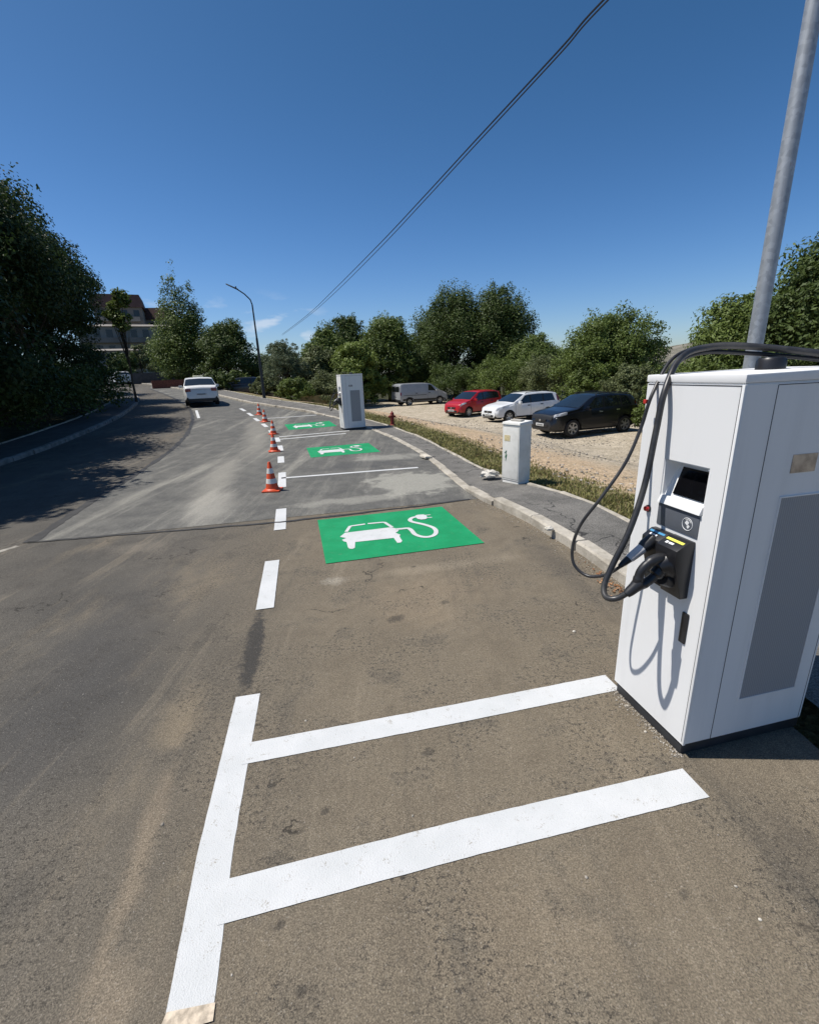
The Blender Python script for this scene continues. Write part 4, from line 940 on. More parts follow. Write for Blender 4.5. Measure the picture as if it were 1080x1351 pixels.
def van_rear(C, root, paint):
    for sg in (1, -1): MB().box(4.945,4.957,*sorted((sg*.06, sg*.74)),1.22,1.68).build('rear_window', GLASS, root, bevel=.003)
    MB().box(4.90,5.02,-.90,.90,.32,.56).build('rear_bumper', TRIM, root, bevel=.03)
    t = MB(); t.box(4.944,4.958,-.006,.006,.56,1.78); t.build('door_gap', TRIM, root)
def front_face(C, root, paint):
    # lower air intake and badge on the nose
    zc = C.sp.get('grillez', .56)
    MB().box(-.022,.03,-.50,.50,zc-.24,zc-.13).build('air_intake', TRIM, root, bevel=.015)
    MB().box(-.016,.06,-.36,.36,zc-.03,zc+.075).build('grille', TRIM, root, bevel=.02)
    mb = MB(); mb.lathe([(.05,0),(.05,-.012)], (C.sp.get('badge', .05), 0, C.sp.get('badgez', .70)), 12, 'x'); mb.build('badge', CHROME, root)
SEDAN['extra'] = [sedan_rear]; VAN['extra'] = [van_rear]
for s_ in (SUV, EST, MPV): s_['extra'] = s_.get('extra', [])+[front_face]
SUV['badge'] = -.02; SUV['badgez'] = .70; SUV['grillez'] = .68; EST['badge'] = -.02; EST['badgez'] = .58; MPV['badge'] = -.02; MPV['badgez'] = .58
def span(pa, pb, axles, L, W, side):
    """ends of the car from the ground points below the two near-side wheels"""
    a = at(*pa); b = at(*pb); a.z = b.z = 0; d = (b-a).normalized(); n = Vector((-d.y, d.x, 0))*side
    m = (a+b)/2+n*(W/2-.1); mid_ax = (axles[0]+axles[1])/2; c = m+d*(L/2-mid_ax)
    
    return c-d*L/2, c+d*L/2
BLACKP = car_paint('black_car_paint', (.006,.007,.011)); WHITEP = car_paint('white_car_paint', (.72,.73,.73), .5); REDP = car_paint('red_car_paint', (.40,.010,.014))
SILVER = car_paint('silver_car_paint', (.33,.345,.36), .5); TAXIW = car_paint('taxi_white', (.74,.74,.72), .4); DARKP = car_paint('dark_blue_paint', (.02,.025,.035))
a, b = span((757,577), (817,571), SUV['axles'], SUV['L'], SUV['W'], 1); make_car('parked_suv', 'black suv parked nose left on the gravel, nearest of the parked vehicles', 'car', SUV, a, b, BLACKP, 'cars parked on the gravel lot')
a, b = span((664,558), (726,552), EST['axles'], EST['L'], EST['W'], 1); make_car('parked_estate_car', 'white estate car parked between the red car and the black suv', 'car', EST, a, b, WHITEP, 'cars parked on the gravel lot')
a, b = span((613,550.5), (657,545), MPV['axles'], MPV['L'], MPV['W'], 1); make_car('parked_compact_car', 'red compact car parked on the gravel beside the white estate', 'car', MPV, a, b, REDP, 'cars parked on the gravel lot')
a, b = span((580,532.5), (539.5,535.5), VAN['axles'], VAN['L'], VAN['W'], -1); make_car('parked_van', 'silver grey panel van at the far end of the gravel lot', 'van', VAN, a, b, SILVER, 'cars parked on the gravel lot')
p = at(269, 537.5); h = Vector((-.36, .93, 0)).normalized(); h = Vector((-.42, .907, 0)); p.z = 0
make_car('driving_taxi', 'white taxi sedan with a roof sign driving away along the road', 'taxi', SEDAN, p+h*4.35, p, TAXIW)
p = bearing(157, 62); p.z = 0; h = Vector((-.72, .69, 0))
make_car('distant_car', 'tiny white car far away at the top of the road by the trees', 'car', EST, p+h*2.25, p-h*2.25, WHITEP, zoff=.0)
for px, dist, hd, pn, lb in ((316, 45, (.95,.3), DARKP, 'dark car half hidden in the bushes left of the street lamp'), (331, 47, (.9,-.4), DARKP, 'small dark car half hidden right behind the street lamp')):
    p = bearing(px, dist); p.z = 0; h = Vector((hd[0], hd[1], 0)).normalized()
    make_car('half_hidden_car', lb, 'car', MPV, p-h*2, p+h*2, pn)

# ------------------------------------------------------------------ trees and shrubs
def leaf_mat(name, dark, light, trans=.25, rough=.55):
    k = NB(name); g_ = k.n('ShaderNodeNewGeometry'); rp = g_.outputs['Random Per Island']
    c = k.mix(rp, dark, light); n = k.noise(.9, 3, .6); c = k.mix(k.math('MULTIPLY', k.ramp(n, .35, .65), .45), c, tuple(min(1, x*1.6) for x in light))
    k.col(c); k.set(rough, spec=.25)
    tr = k.n('ShaderNodeBsdfTranslucent'); k.l(k.mix(.5, c, tuple(x*1.3 for x in light)), tr.inputs[0])
    ms = k.n('ShaderNodeMixShader'); ms.inputs[0].default_value = trans; k.l(k.b.outputs[0], ms.inputs[1]); k.l(tr.outputs[0], ms.inputs[2])
    k.l(ms.outputs[0], k.t.nodes['Material Output'].inputs[0]); return k.m
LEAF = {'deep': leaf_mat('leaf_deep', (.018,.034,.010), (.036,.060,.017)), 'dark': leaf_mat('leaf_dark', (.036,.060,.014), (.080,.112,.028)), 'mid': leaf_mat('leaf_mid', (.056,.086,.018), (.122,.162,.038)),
        'light': leaf_mat('leaf_light', (.088,.128,.022), (.165,.210,.048)), 'olive': leaf_mat('leaf_olive', (.070,.090,.034), (.130,.150,.062)),
        'grey': leaf_mat('leaf_grey_green', (.075,.100,.055), (.15,.18,.10)), 'dry': leaf_mat('dry_stalks', (.16,.13,.06), (.30,.24,.12))}
k = NB('bark'); n = k.noise(9, 5, .7, vec=k.O(), stretch=(3, 3, .5)); k.col(k.mix(k.ramp(n, .35, .65), (.035,.028,.020), (.11,.09,.068))); k.bump(n, .8, .03); BARK = k.set(.95, spec=.1)
def leaves_mesh(name, C_, N_, size, m, r_, parent, aspect=.55):
    """many small bent leaf faces; C_ centres, N_ preferred normals"""
    n = len(C_); sz = size*r_.uniform(.6, 1.35, n)
    d = r_.normal(0, 1, (n, 3)); nn = N_+d*.75; nn /= np.linalg.norm(nn, axis=1)[:, None]
    t = np.cross(nn, r_.normal(0, 1, (n, 3))); t /= np.linalg.norm(t, axis=1)[:, None]; b = np.cross(nn, t)
    L = sz[:, None]; Wd = (sz*aspect)[:, None]
    v = np.stack([C_-t*L*.5, C_+b*Wd*.5-t*L*.05-nn*L*.05, C_+t*L*.5-nn*L*.12, C_-b*Wd*.5+t*L*.05-nn*L*.05], 1).reshape(-1, 3)
    me = bpy.data.meshes.new(name); me.vertices.add(4*n); me.vertices.foreach_set('co', v.astype(np.float32).ravel())
    me.loops.add(4*n); me.loops.foreach_set('vertex_index', np.arange(4*n, dtype=np.int32))
    me.polygons.add(n); me.polygons.foreach_set('loop_start', np.arange(0, 4*n, 4, dtype=np.int32)); me.polygons.foreach_set('loop_total', np.full(n, 4, np.int32))
    me.materials.append(m); me.update(calc_edges=True)
    o = bpy.data.objects.new(name, me); COL.objects.link(o); o.parent = parent; return o
def tree(name, label, base, h, lobes, n, leaf, kind, seed, group=None, cat='tree', trunk=.18, clump=.22, fill=.25, aspect=.55, spiky=0, lean=(0, 0), down=.0):
    """lobes: (dx, dy, z, rx, ry, rz) in metres from the base"""
    r_ = np.random.default_rng(seed); root = empty(name, base); tag(root, label, cat, group)
    Lb = np.array(lobes, float); area = (Lb[:, 3]*Lb[:, 4]+Lb[:, 3]*Lb[:, 5]+Lb[:, 4]*Lb[:, 5]); pr = area/area.sum()
    nc = max(30, int(n/75)); li = r_.choice(len(Lb), nc, p=pr); lb = Lb[li]
    u = r_.normal(0, 1, (nc, 3)); u /= np.linalg.norm(u, axis=1)[:, None]; u[:, 2] = np.where(u[:, 2] < -.35, -u[:, 2]*.6, u[:, 2])
    rr = np.where(r_.random(nc) < fill, r_.uniform(.2, .8, nc), r_.uniform(.78, 1.10, nc))
    cc = lb[:, :3]+u*rr[:, None]*lb[:, 3:]
    crs = clump*lb[:, 3:].mean(1)*r_.uniform(.55, 1.35, nc)
    wgt = crs**1.6*r_.uniform(.5, 1.4, nc); wgt /= wgt.sum(); k_ = r_.choice(nc, n, p=wgt)
    q = r_.normal(0, 1, (n, 3)); q /= np.linalg.norm(q, axis=1)[:, None]; q *= (r_.random(n)**.45)[:, None]
    q[:, 2] *= .8+spiky
    P = cc[k_]+q*crs[k_][:, None]; P[:, 2] = np.maximum(P[:, 2], .05)
    N_ = u[k_]*.6+q*.9+np.array([0, 0, .5-down])
    leaves_mesh('foliage', P, N_, leaf, LEAF[kind], r_, root, aspect)
    if trunk:
        mb = MB(); top = Lb[:, 2].max()*.92; k2 = 7; P = []
        for i in range(k2):
            t = i/(k2-1); P.append((lean[0]*t+r_.normal(0, .05)*t*h*.15, lean[1]*t+r_.normal(0, .05)*t*h*.15, -.2+t*top))
        mb.tube(P, [trunk*(1.25 if i == 0 else 1)*(1-.82*i/(k2-1)) for i in range(k2)], 9); mb.build('trunk', BARK, root, smooth=True)
        mb = MB()
        for c in cc[r_.choice(nc, min(nc, 26), replace=False)]:
            t = np.clip((c[2]*.55)/top, .12, .9); s0 = np.array([np.interp(t, np.linspace(0, 1, k2), [p[a] for p in P]) for a in range(3)])
            m_ = s0*.45+c*.55+np.array([0, 0, -.12*np.linalg.norm(c-s0)])*.5
            mb.tube([tuple(s0), tuple(m_), tuple(c)], [trunk*.34*(1-t*.5), trunk*.2, trunk*.06], 5)
        tag(mb.build('limb', BARK, root, smooth=True), kind=None)
    return root
def auto_lobes(wd, h, r_, n=9, base=.12, dep=None, taper=.75):
    """irregular crown: lobes filling a width wd and height h"""
    dep = dep or wd; out = [(0, 0, h*(.5+base*.4), wd*.36, dep*.36, h*.38)]
    n = int(n*1.7)
    for i in range(n):
        z = h*(base+(.88-base)*((i+.5)/n)); t = (z/h); half = wd/2*(1-taper*max(0, t-.4)/.6)*r_.uniform(.85, 1.12)
        a = i*2.4+r_.uniform(-.6, .6); s = r_.uniform(.18, .27)*wd*(1-.40*t*taper)
        s = min(s, h*.24); k_ = max(half-s*.85, 0)
        out.append((math.cos(a)*k_, math.sin(a)*k_*dep/wd, max(z, s*.5), s, s, s*r_.uniform(.75, 1.05)))
    for q in range(3): out.append((r_.uniform(-.16, .16)*wd*(1.3-taper), r_.uniform(-.1, .1)*dep, h*r_.uniform(.86, .93), wd*.11, wd*.11, h*.08))
    return out
def span_tree(name, label, x0, x1, ytop, dist, n, leaf, kind, seed, group=None, cat='tree', base=.10, taper=.75, nl=10, **kw):
    """a tree whose crown spans photo columns x0..x1 and reaches row ytop, at a given distance"""
    r_ = np.random.default_rng(seed+500); xc = (x0+x1)/2; ym = (ytop+500)/2; b = bearing(xc+(580-xc)*(500-ym)/(3050-ym), dist)
    wl = (bearing(x1, dist)-bearing(x0, dist)).length*1.14
    d = F+R*((xc-540)/FPX)+U*((675.5-ytop)/FPX); h = CAMH+d.z*dist/math.hypot(d.x, d.y)-b.z
    return tree(name, label, b, h, auto_lobes(wl, h*.97, r_, nl, base, dep=min(wl, 7), taper=taper), n, leaf, kind, seed, group, cat, **kw)
GL = 'tall dark trees on the bank left of the road'
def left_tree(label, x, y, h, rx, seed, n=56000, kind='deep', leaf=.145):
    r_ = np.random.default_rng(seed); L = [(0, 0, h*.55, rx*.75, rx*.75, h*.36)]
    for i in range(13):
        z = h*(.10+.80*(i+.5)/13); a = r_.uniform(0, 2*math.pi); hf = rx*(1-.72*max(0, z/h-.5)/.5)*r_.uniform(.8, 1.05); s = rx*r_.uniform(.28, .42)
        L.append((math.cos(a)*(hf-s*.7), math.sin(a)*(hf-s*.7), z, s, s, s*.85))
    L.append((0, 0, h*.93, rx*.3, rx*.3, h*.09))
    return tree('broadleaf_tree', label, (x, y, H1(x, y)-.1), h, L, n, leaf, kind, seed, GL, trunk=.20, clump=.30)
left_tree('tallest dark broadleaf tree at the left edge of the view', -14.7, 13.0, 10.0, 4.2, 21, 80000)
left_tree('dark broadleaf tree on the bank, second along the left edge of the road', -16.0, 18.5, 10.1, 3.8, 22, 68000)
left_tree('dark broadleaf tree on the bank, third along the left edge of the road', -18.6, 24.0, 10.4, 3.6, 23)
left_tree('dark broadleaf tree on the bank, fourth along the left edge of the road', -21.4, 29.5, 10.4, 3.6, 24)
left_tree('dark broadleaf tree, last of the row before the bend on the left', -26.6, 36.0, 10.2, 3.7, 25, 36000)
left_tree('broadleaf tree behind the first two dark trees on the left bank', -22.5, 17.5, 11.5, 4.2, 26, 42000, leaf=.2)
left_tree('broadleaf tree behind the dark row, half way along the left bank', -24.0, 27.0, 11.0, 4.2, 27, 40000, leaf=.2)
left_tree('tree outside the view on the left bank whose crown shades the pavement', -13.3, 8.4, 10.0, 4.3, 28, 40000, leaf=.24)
for i, (x, y, w_, h_) in enumerate([(-13.6,11.5,1.7,2.6),(-14.2,15.5,1.8,2.8),(-15.0,19.6,1.8,2.7),(-16.4,24.0,1.9,2.6),(-21.0,29.5,2.0,2.5),(-27.4,35.5,2.0,2.4)]):
    r_ = np.random.default_rng(60+i); tree('shrub', ['low dark shrub under the tallest tree at the left edge', 'low dark shrub below the second tree on the left bank', 'low dark shrub below the third tree on the left bank', 'low dark shrub below the fourth tree on the left bank', 'low dark shrub beyond the fourth tree on the left bank', 'low dark shrub at the foot of the last tree before the bend'][i],
         (x, y, H1(x, y)-.1), h_, [(0,0,h_*.4,w_,w_,h_*.5),(.6,.7,h_*.6,w_*.6,w_*.6,h_*.35),(-.5,-.8,h_*.35,w_*.7,w_*.7,h_*.4)], 9000, .14, 'dark', 160+i, 'shrubs under the left trees', 'shrub', trunk=.05, clump=.35)
# middle distance, beyond the far end of the road
GB = 'trees behind the road and the car park'
b = bearing(252, 58); r_ = np.random.default_rng(31); L = [(r_.uniform(-.2, .2), 0, z, w_, w_, 1.5) for z, w_ in ((2.2,3.0),(3.6,3.1),(5.0,2.6),(6.4,2.1),(7.8,1.6),(9.2,1.05),(10.4,.6),(11.5,.28))]
L += [(math.cos(a_)*w_, math.sin(a_)*w_, z, .55, .55, 1.2) for z, w_, a_ in ((5.6,2.4,.3),(6.2,2.2,3.4),(7.6,1.9,.1),(8.4,1.5,3.1),(9.6,1.1,0),(10.3,.9,3.0),(4.2,3.0,3.3),(4.6,3.1,.0))]
tree('poplar_tree', 'pointed light green poplar standing behind the driving taxi', b, 12, L, 36000, .19, 'mid', 31, GB, clump=.42, spiky=.3, trunk=.16)
span_tree('broadleaf_tree', 'rounded dark tree between the pointed poplar and the street lamp', 262, 336, 419, 55, 36000, .21, 'dark', 32, GB, taper=.6, trunk=.2, clump=.36)
span_tree('willow_tree', 'pale grey green willow right of the far street lamp', 345, 402, 443, 42, 30000, .15, 'grey', 33, GB, taper=.55, aspect=.25, trunk=.12, down=.5)
span_tree('sapling', 'small thin tree in front of the apartment blocks', 168, 206, 452, 72, 2600, .26, 'olive', 34, GB, base=.4, taper=.6, trunk=.09, clump=.36)
span_tree('sapling', 'thin feathery treetop above the apartment roof at the end of the dark row', 150, 184, 394, 33, 1800, .20, 'mid', 35, GB, base=.72, taper=.5, trunk=.08, clump=.36)
for i, a in enumerate([(398,458,428,47,'mid',.7),(415,492,409,52,'dark',.6),(476,548,407,50,'mid',.6),(436,500,447,43,'light',.6),(535,610,398,55,'dark',.65),(392,446,452,44,'olive',.6)]):
    span_tree('broadleaf_tree', ['tree just right of the willow, behind the far green bays', 'broad dark tree behind the far charging station', 'uneven green tree between the far charging station and the van', 'light green bushy tree directly behind the far charging station', 'dark tree rising behind the silver van', 'olive green low tree between the willow and the far charging station'][i], a[0], a[1], a[2], a[3], 40000, .20, a[4], 40+i, GB, taper=a[5], trunk=.2, clump=.36)
span_tree('pine_tree', 'tall dark tree, left peak of the big clump behind the red car', 552, 652, 372, 51, 66000, .18, 'dark', 50, GB, taper=.75, nl=14, trunk=.28, clump=.36, spiky=.3)
span_tree('pine_tree', 'tall dark tree, right peak of the big clump behind the white estate', 612, 706, 369, 51, 66000, .18, 'dark', 51, GB, taper=.7, nl=14, trunk=.28, clump=.36, spiky=.3)
span_tree('broadleaf_tree', 'green tree sloping down on the right flank of the big clump', 668, 742, 437, 46, 38000, .17, 'mid', 52, GB, taper=.8, trunk=.16, clump=.36)
span_tree('walnut_tree', 'loose green tree standing apart in the sky gap behind the black suv', 734, 880, 411, 36, 60000, .155, 'mid', 53, GB, taper=.55, nl=13, trunk=.2, clump=.36)
span_tree('walnut_tree', 'large leafy tree behind the lamp post on the right', 902, 1075, 372, 17.5, 80000, .118, 'mid', 54, GB, taper=.75, nl=14, trunk=.2, clump=.36, aspect=.42)
span_tree('walnut_tree', 'largest tree at the right edge of the view, above the near charging station', 980, 1230, 290, 16, 105000, .118, 'dark', 55, GB, taper=.6, nl=16, trunk=.24, clump=.36, aspect=.42)
# shrubs behind the parked cars
span_tree('broadleaf_tree', 'low dark tree glimpsed between the rounded tree and the willow', 318, 412, 458, 60, 26000, .22, 'dark', 57, GB, taper=.6, trunk=.15, clump=.36)
span_tree('broadleaf_tree', 'distant green tree filling the dip between the big clump and the loose tree', 690, 772, 462, 56, 26000, .2, 'mid', 58, GB, taper=.5, trunk=.15, clump=.36)
span_tree('broadleaf_tree', 'small round tree in front of the left apartment block', 140, 186, 462, 70, 9000, .24, 'dark', 59, GB, taper=.5, trunk=.12, clump=.36)
span_tree('broadleaf_tree', 'small olive tree between the sapling and the pointed poplar', 188, 222, 447, 80, 9000, .26, 'olive', 61, GB, taper=.6, trunk=.12, clump=.36)
GS = 'shrubs along the back of the gravel lot'
SH = [(560,640,478,46,'dark','dark shrub directly behind the silver van'), (625,705,470,43,'mid','green shrub behind the red compact car'), (680,770,466,40,'olive','olive shrub behind the white estate car'),
      (745,830,462,34,'mid','green shrub directly behind the black suv'), (800,880,480,30,'olive','olive green shrub right of the black suv'), (850,930,490,22,'mid','green shrub glimpsed left of the near charging station'), (905,1100,440,20,'dark','dark hedge shrub behind the top of the near charging station'),
      (495,560,470,50,'dark','dark shrub filling the gap left of the silver van'), (400,470,488,38,'olive','weedy shrub behind the far charging station, left side'),(1040,1200,430,15,'dark','dark shrub at the right edge behind the near charging station')]
for i, a in enumerate(SH):
    span_tree('shrub', a[5], a[0], a[1], a[2], a[3], 24000, .13 if a[3] > 28 else .105, a[4], 80+i, GS, 'shrub', base=.02, taper=.35, nl=9, trunk=.05, clump=.36)
for i, a in enumerate([(262,312,488,43,'dark','dark shrub at the road edge right of the taxi'),(296,330,487,46,'mid','green shrub left of the street lamp'),(330,366,497,39,'olive','low shrub at the foot of the street lamp'),(362,412,497,37,'mid','low green shrub beyond the farthest green bay'),
        (210,262,484,62,'dark','dark shrub below the pointed poplar'),(318,352,470,56,'dark','dark shrub filling the gap behind the street lamp')]):
    span_tree('shrub', a[5], a[0], a[1], a[2], a[3], 8000, .16, a[4], 100+i, 'shrubs beside the far road', 'shrub', base=.02, taper=.4, nl=7, trunk=.04, clump=.36)

# ------------------------------------------------------------------ apartment blocks beyond the trees
WALLB = simple('weathered_render', (.19,.170,.150), .9, var=.15, scale=.3, vec='P'); WALLC = simple('pale_render', (.25,.225,.195), .9, var=.12, scale=.3, vec='P')
ROOFR = simple('maroon_roof', (.085,.040,.034), .8, var=.2, scale=.8, vec='P'); WINM = simple('window_dark', (.02,.024,.03), .15, var=.2)
def block(name, label, px, dist, wd, dp, h, floors, bays, wallm, ang, roofh=3.2):
    b = bearing(px, dist); r = empty(name, (b.x, b.y, b.z-1), ang); tag(r, label, 'building', 'apartment blocks beyond the bend')
    MB().box(-wd/2, wd/2, 0, dp, 0, h).build('wall', wallm, r)
    mb = MB(); mb.add([(-wd/2-.4,-.4,h),(wd/2+.4,-.4,h),(wd/2+.4,dp+.4,h),(-wd/2-.4,dp+.4,h),(-wd/2+.1,.4,h+roofh),(wd/2-.1,.4,h+roofh),(wd/2-.1,dp-.4,h+roofh),(-wd/2+.1,dp-.4,h+roofh)],
                     [(0,3,2,1),(4,5,6,7),(0,1,5,4),(1,2,6,5),(2,3,7,6),(3,0,4,7)]); mb.build('roof', ROOFR if roofh > 1 else wallm, r)
    fh = h/floors
    for f_ in range(floors):
        for i in range(bays):
            x = -wd/2+wd*(i+.5)/bays; z = f_*fh+fh*.3
            MB().box(x-.55, x+.55, -.03, .10, z, z+fh*.5).build('window', WINM, r)
        if f_:
            MB().box(-wd/2+.6, wd/2-.6, -.8, 0, f_*fh-.1, f_*fh+.85).build('balcony', WALLC if wallm is WALLB else WALLB, r)
    return r
block('apartment_block', 'grey apartment block with a maroon roof, left one beyond the bend', 176, 122, 9, 10, 19.6, 7, 4, WALLB, rad(24), 2.6)
block('apartment_block', 'lower grey apartment block with a maroon roof, right one beside the poplar', 208, 128, 8.5, 9, 17.8, 6, 4, WALLC, rad(10), 2.6)
block('apartment_block', 'broad grey flat roofed apartment wing in front of the two maroon roofs', 190, 112, 19, 8, 14.8, 5, 9, WALLC, rad(24), .4)
block('apartment_block', 'low pale building with big windows beside the last dark tree', 160, 92, 8, 6, 5.5, 2, 4, WALLC, rad(20), .3)
# low walls beyond the road
b = bearing(190, 66); o = MB().box(-6,6,-.15,.15,-.3,1.25).build('boundary_wall', simple('dark_fence', (.07,.068,.07), .8, var=.3, scale=3)); o.location = b; o.rotation_euler = (0,0,rad(25)); tag(o, 'dark low fence at the far end of the road under the apartments', 'fence')
b = bearing(236, 52); o = MB().box(-2.4,2.4,-.15,.15,-.3,.75).build('boundary_wall', simple('red_brick_wall', (.20,.07,.045), .9, var=.3, scale=8)); o.location = b; o.rotation_euler = (0,0,rad(30)); tag(o, 'low red brick wall on the verge left of the driving taxi', 'wall')
b = bearing(420, 36.5); o = MB().box(-1.5,1.5,-.08,.08,-.3,1.15).build('boundary_fence', simple('ochre_panel', (.22,.17,.07), .8, var=.3, scale=4)); o.location = b; o.rotation_euler = (0,0,rad(15)); tag(o, 'low ochre fence panel behind the far charging station, among weeds', 'fence')
b = bearing(404, 37); o = MB().box(-.5,.5,-.4,.4,-.3,1.2).build('metal_box', simple('teal_metal', (.02,.05,.05), .6), bevel=.04); o.location = b; tag(o, 'dark green metal box beside the ochre fence panel', 'metal box')

# ------------------------------------------------------------------ ground cover
def scatter_strip(name, n, dmin, dmax, ymax, size, m, seed, label, up=True, bias=1.0, hmin=.03):
    r_ = np.random.default_rng(seed); idx = np.where((SWI[:, 1] > 1.5) & (SWI[:, 1] < ymax))[0]
    wts = 1/np.maximum(SWI[idx, 1], 3)**1.2; wts /= wts.sum(); i = r_.choice(idx, n, p=wts); T = _t[i]; Nn = np.stack([T[:, 1], -T[:, 0]], 1)
    clus = .5+.5*np.sin(SWI[i, 1]*5.1+SWI[i, 0])*np.sin(SWI[i, 1]*1.7)
    d = dmin+(dmax-dmin)*r_.random(n)**bias; P = SWI[i]+T*r_.uniform(-.2, .2, n)[:, None]+Nn*d[:, None]
    z = height(P[:, 0], P[:, 1]); return P, z, d, clus, r_
def grass(n, seed, dmin, dmax, ymax, hh, mat_):
    P, z, d, clus, r_ = scatter_strip('', n, dmin, dmax, ymax, 0, None, seed, '', bias=1.0)
    keep = r_.random(n) < (.35+.65*clus)*np.where(d > dmax*.7, .4, 1); P = P[keep]; z = z[keep]; n = len(P)
    a = r_.uniform(0, 2*math.pi, n); l = hh*r_.uniform(.4, 1.3, n); w_ = .004+.003*r_.random(n)+P[:, 1]*.0006; c, s = np.cos(a), np.sin(a)
    ln = l*r_.uniform(.2, .8, n)
    v = np.stack([np.stack([P[:, 0]-s*w_, P[:, 1]+c*w_, z-.01], 1), np.stack([P[:, 0]+s*w_, P[:, 1]-c*w_, z-.01], 1), np.stack([P[:, 0]+c*ln*.4+s*w_*.7, P[:, 1]+s*ln*.4-c*w_*.7, z+l*.6], 1),
                  np.stack([P[:, 0]+c*ln, P[:, 1]+s*ln, z+l], 1), np.stack([P[:, 0]+c*ln*.4-s*w_*.7, P[:, 1]+s*ln*.4+c*w_*.7, z+l*.6], 1)], 1).reshape(-1, 3)
    me = bpy.data.meshes.new('grass'); me.vertices.add(5*n); me.vertices.foreach_set('co', v.astype(np.float32).ravel()); me.loops.add(5*n); me.loops.foreach_set('vertex_index', np.arange(5*n, dtype=np.int32))
    me.polygons.add(n); me.polygons.foreach_set('loop_start', np.arange(0, 5*n, 5, dtype=np.int32)); me.polygons.foreach_set('loop_total', np.full(n, 5, np.int32))
    me.materials.append(mat_); me.update(calc_edges=True); o = bpy.data.objects.new('grass', me); COL.objects.link(o); return o
tag(grass(42000, 5, .02, 1.4, 26, .040, leaf_mat('grass_blade', (.11,.115,.032), (.26,.25,.10), .2)), 'short dry green grass along the edge of the gravel lot', 'grass', kind='stuff')
tag(grass(7000, 6, .05, 1.6, 26, .060, LEAF['dry']), 'straw coloured dry stalks among the verge grass', 'dry grass', kind='stuff')
# loose stones of the car park
def pebbles(name, P, z, sz, m, r_):
    bm = bmesh.new(); bmesh.ops.create_icosphere(bm, subdivisions=1, radius=1); V = np.array([v.co[:] for v in bm.verts]); Fc = np.array([[v.index for v in f.verts] for f in bm.faces]); bm.free()
    n = len(P); nv = len(V); s = sz[:, None, None]*r_.uniform(.6, 1.3, (n, 1, 3))*np.array([1, 1, .6]); jit = 1+r_.normal(0, .15, (n, nv, 1))
    a = r_.uniform(0, 6.28, n); ca_, sa_ = np.cos(a), np.sin(a); W_ = V[None]*s*jit
    Xr = W_[..., 0]*ca_[:, None]-W_[..., 1]*sa_[:, None]; Yr = W_[..., 0]*sa_[:, None]+W_[..., 1]*ca_[:, None]
    v = np.stack([Xr+P[:, 0][:, None], Yr+P[:, 1][:, None], W_[..., 2]+z[:, None]], -1).reshape(-1, 3); f = (Fc[None]+(np.arange(n)*nv)[:, None, None]).reshape(-1, 3)
    me = bpy.data.meshes.new(name); k3 = len(f); me.vertices.add(len(v)); me.vertices.foreach_set('co', v.astype(np.float32).ravel()); me.loops.add(3*k3); me.loops.foreach_set('vertex_index', f.astype(np.int32).ravel())
    me.polygons.add(k3); me.polygons.foreach_set('loop_start', np.arange(0, 3*k3, 3, dtype=np.int32)); me.polygons.foreach_set('loop_total', np.full(k3, 3, np.int32)); me.materials.append(m); me.update(calc_edges=True)
    o = bpy.data.objects.new(name, me); COL.objects.link(o); return o
k = NB('stone_mix'); rp = k.n('ShaderNodeNewGeometry').outputs['Random Per Island']; k.col(k.mix(rp, (.16,.14,.115), (.46,.42,.36))); STONE = k.set(.9, spec=.2)
r_ = np.random.default_rng(9); n = 9000
P = np.stack([r_.uniform(-3, 16, n), 6+22*r_.random(n)**1.5], 1); d = sdist(P[:, 0], P[:, 1]); ok = d > 1.0; P = P[ok]; z = height(P[:, 0], P[:, 1])
tag(pebbles('gravel', P, z+.01, .012+.028*r_.random(len(P))**2, STONE, r_), 'loose pale stones scattered over the gravel lot', 'gravel', kind='stuff')
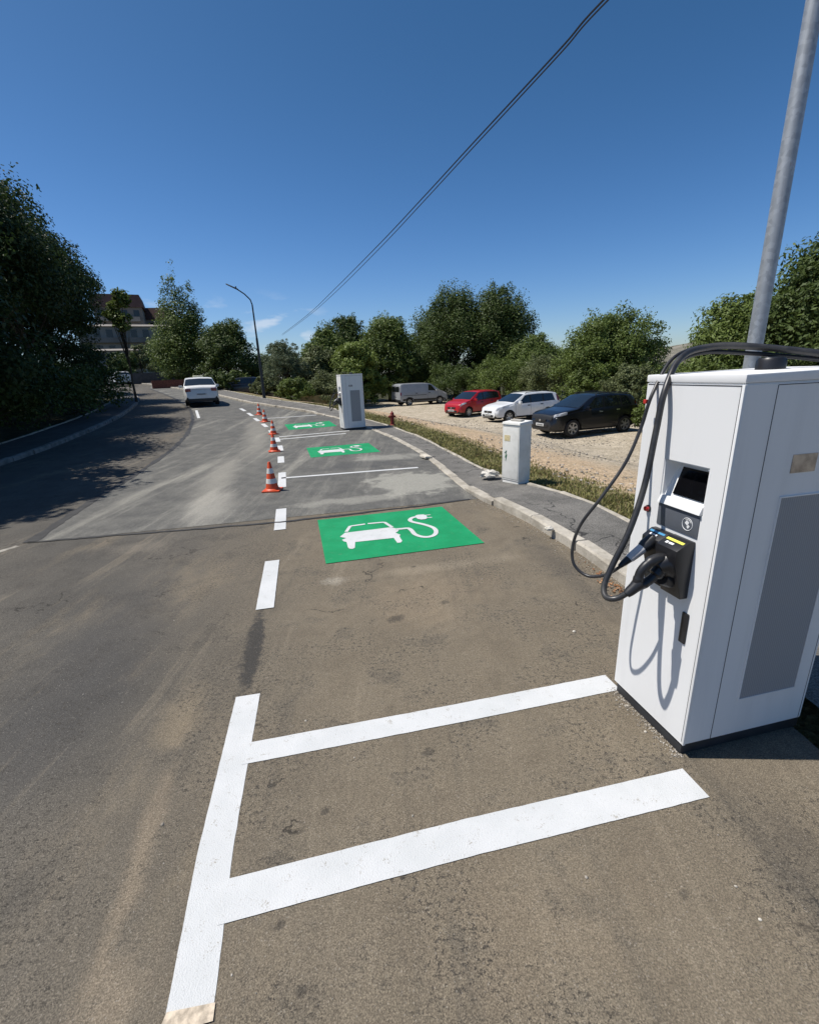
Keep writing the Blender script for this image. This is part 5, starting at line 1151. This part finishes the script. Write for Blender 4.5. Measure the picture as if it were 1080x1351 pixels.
# grit and leaf litter along the kerb foot and the charger plinth
KI = resample(KERB[(KERB[:, 1] > 2.6) & (KERB[:, 1] < 8)], .02); r_ = np.random.default_rng(12); n = 1500
i = r_.integers(0, len(KI), n); P = KI[i]+np.stack([-np.abs(r_.normal(0, .09, n))-.005, r_.normal(0, .02, n)], 1)
tag(pebbles('kerb_grit', P, height(P[:, 0], P[:, 1])+.003, .002+.006*r_.random(n)**2, STONE, r_), 'fine grit swept against the foot of the kerb', 'grit', kind='stuff')
n = 420; t = r_.random(n); s0 = np.array([1.352, 1.851]); u0 = np.array([math.sin(ca), math.cos(ca)]); v0 = np.array([u0[1], -u0[0]])
P = s0+u0*(t*.56)[:, None]-v0*(np.abs(r_.normal(0, .035, n))-.02)[:, None]
tag(pebbles('plinth_grit', P, .002+0*t, .002+.006*r_.random(n)**2, STONE, r_), 'grit and crumbs along the foot of the near charging station', 'grit', kind='stuff')
n = 260; P = np.array([1.9, 3.55])+np.stack([-np.abs(r_.normal(0, .07, n)), r_.normal(0, .28, n)], 1); P[:, 0] += (3.8-P[:, 1])*.10
N_ = np.tile(np.array([[0, 0, 1.5]]), (n, 1)); q3 = np.column_stack([P, .006+.012*r_.random(n)])
k = NB('dead_leaf'); rp = k.n('ShaderNodeNewGeometry').outputs['Random Per Island']; k.col(k.mix(rp, (.16,.07,.03), (.42,.22,.10))); DEADL = k.set(.8)
o = leaves_mesh('leaf_litter', q3, N_, .03, DEADL, r_, None); tag(o, 'rusty orange dead leaves gathered against the kerb beside the near charging station', 'leaf litter', kind='stuff')
n = 160; P = np.stack([r_.uniform(-2.6, 2.0, n), .9+6*r_.random(n)**1.3], 1)
tag(pebbles('loose_stones', P, height(P[:, 0], P[:, 1])+.001, .002+.007*r_.random(n)**3, STONE, r_), 'tiny loose stones scattered over the near asphalt', 'stones', kind='stuff')
for i, (px, py, s) in enumerate([(757,834,.012),(724,700,.05),(1002,1214,.006)]):
    p = at(px, py, .1 if i == 1 else 0); lump('loose_stone', (p.x, p.y, p.z+s*.4), s, s*.8, s*.6, simple('pale_stone', (.62,.58,.50), .9, var=.1), 40+i, ['small white stone chip on the asphalt below the hanging cables', 'pale broken stone on the pavement near the hanging cables', 'tiny pale stone chip at the lower right of the asphalt'][i], 'stone')
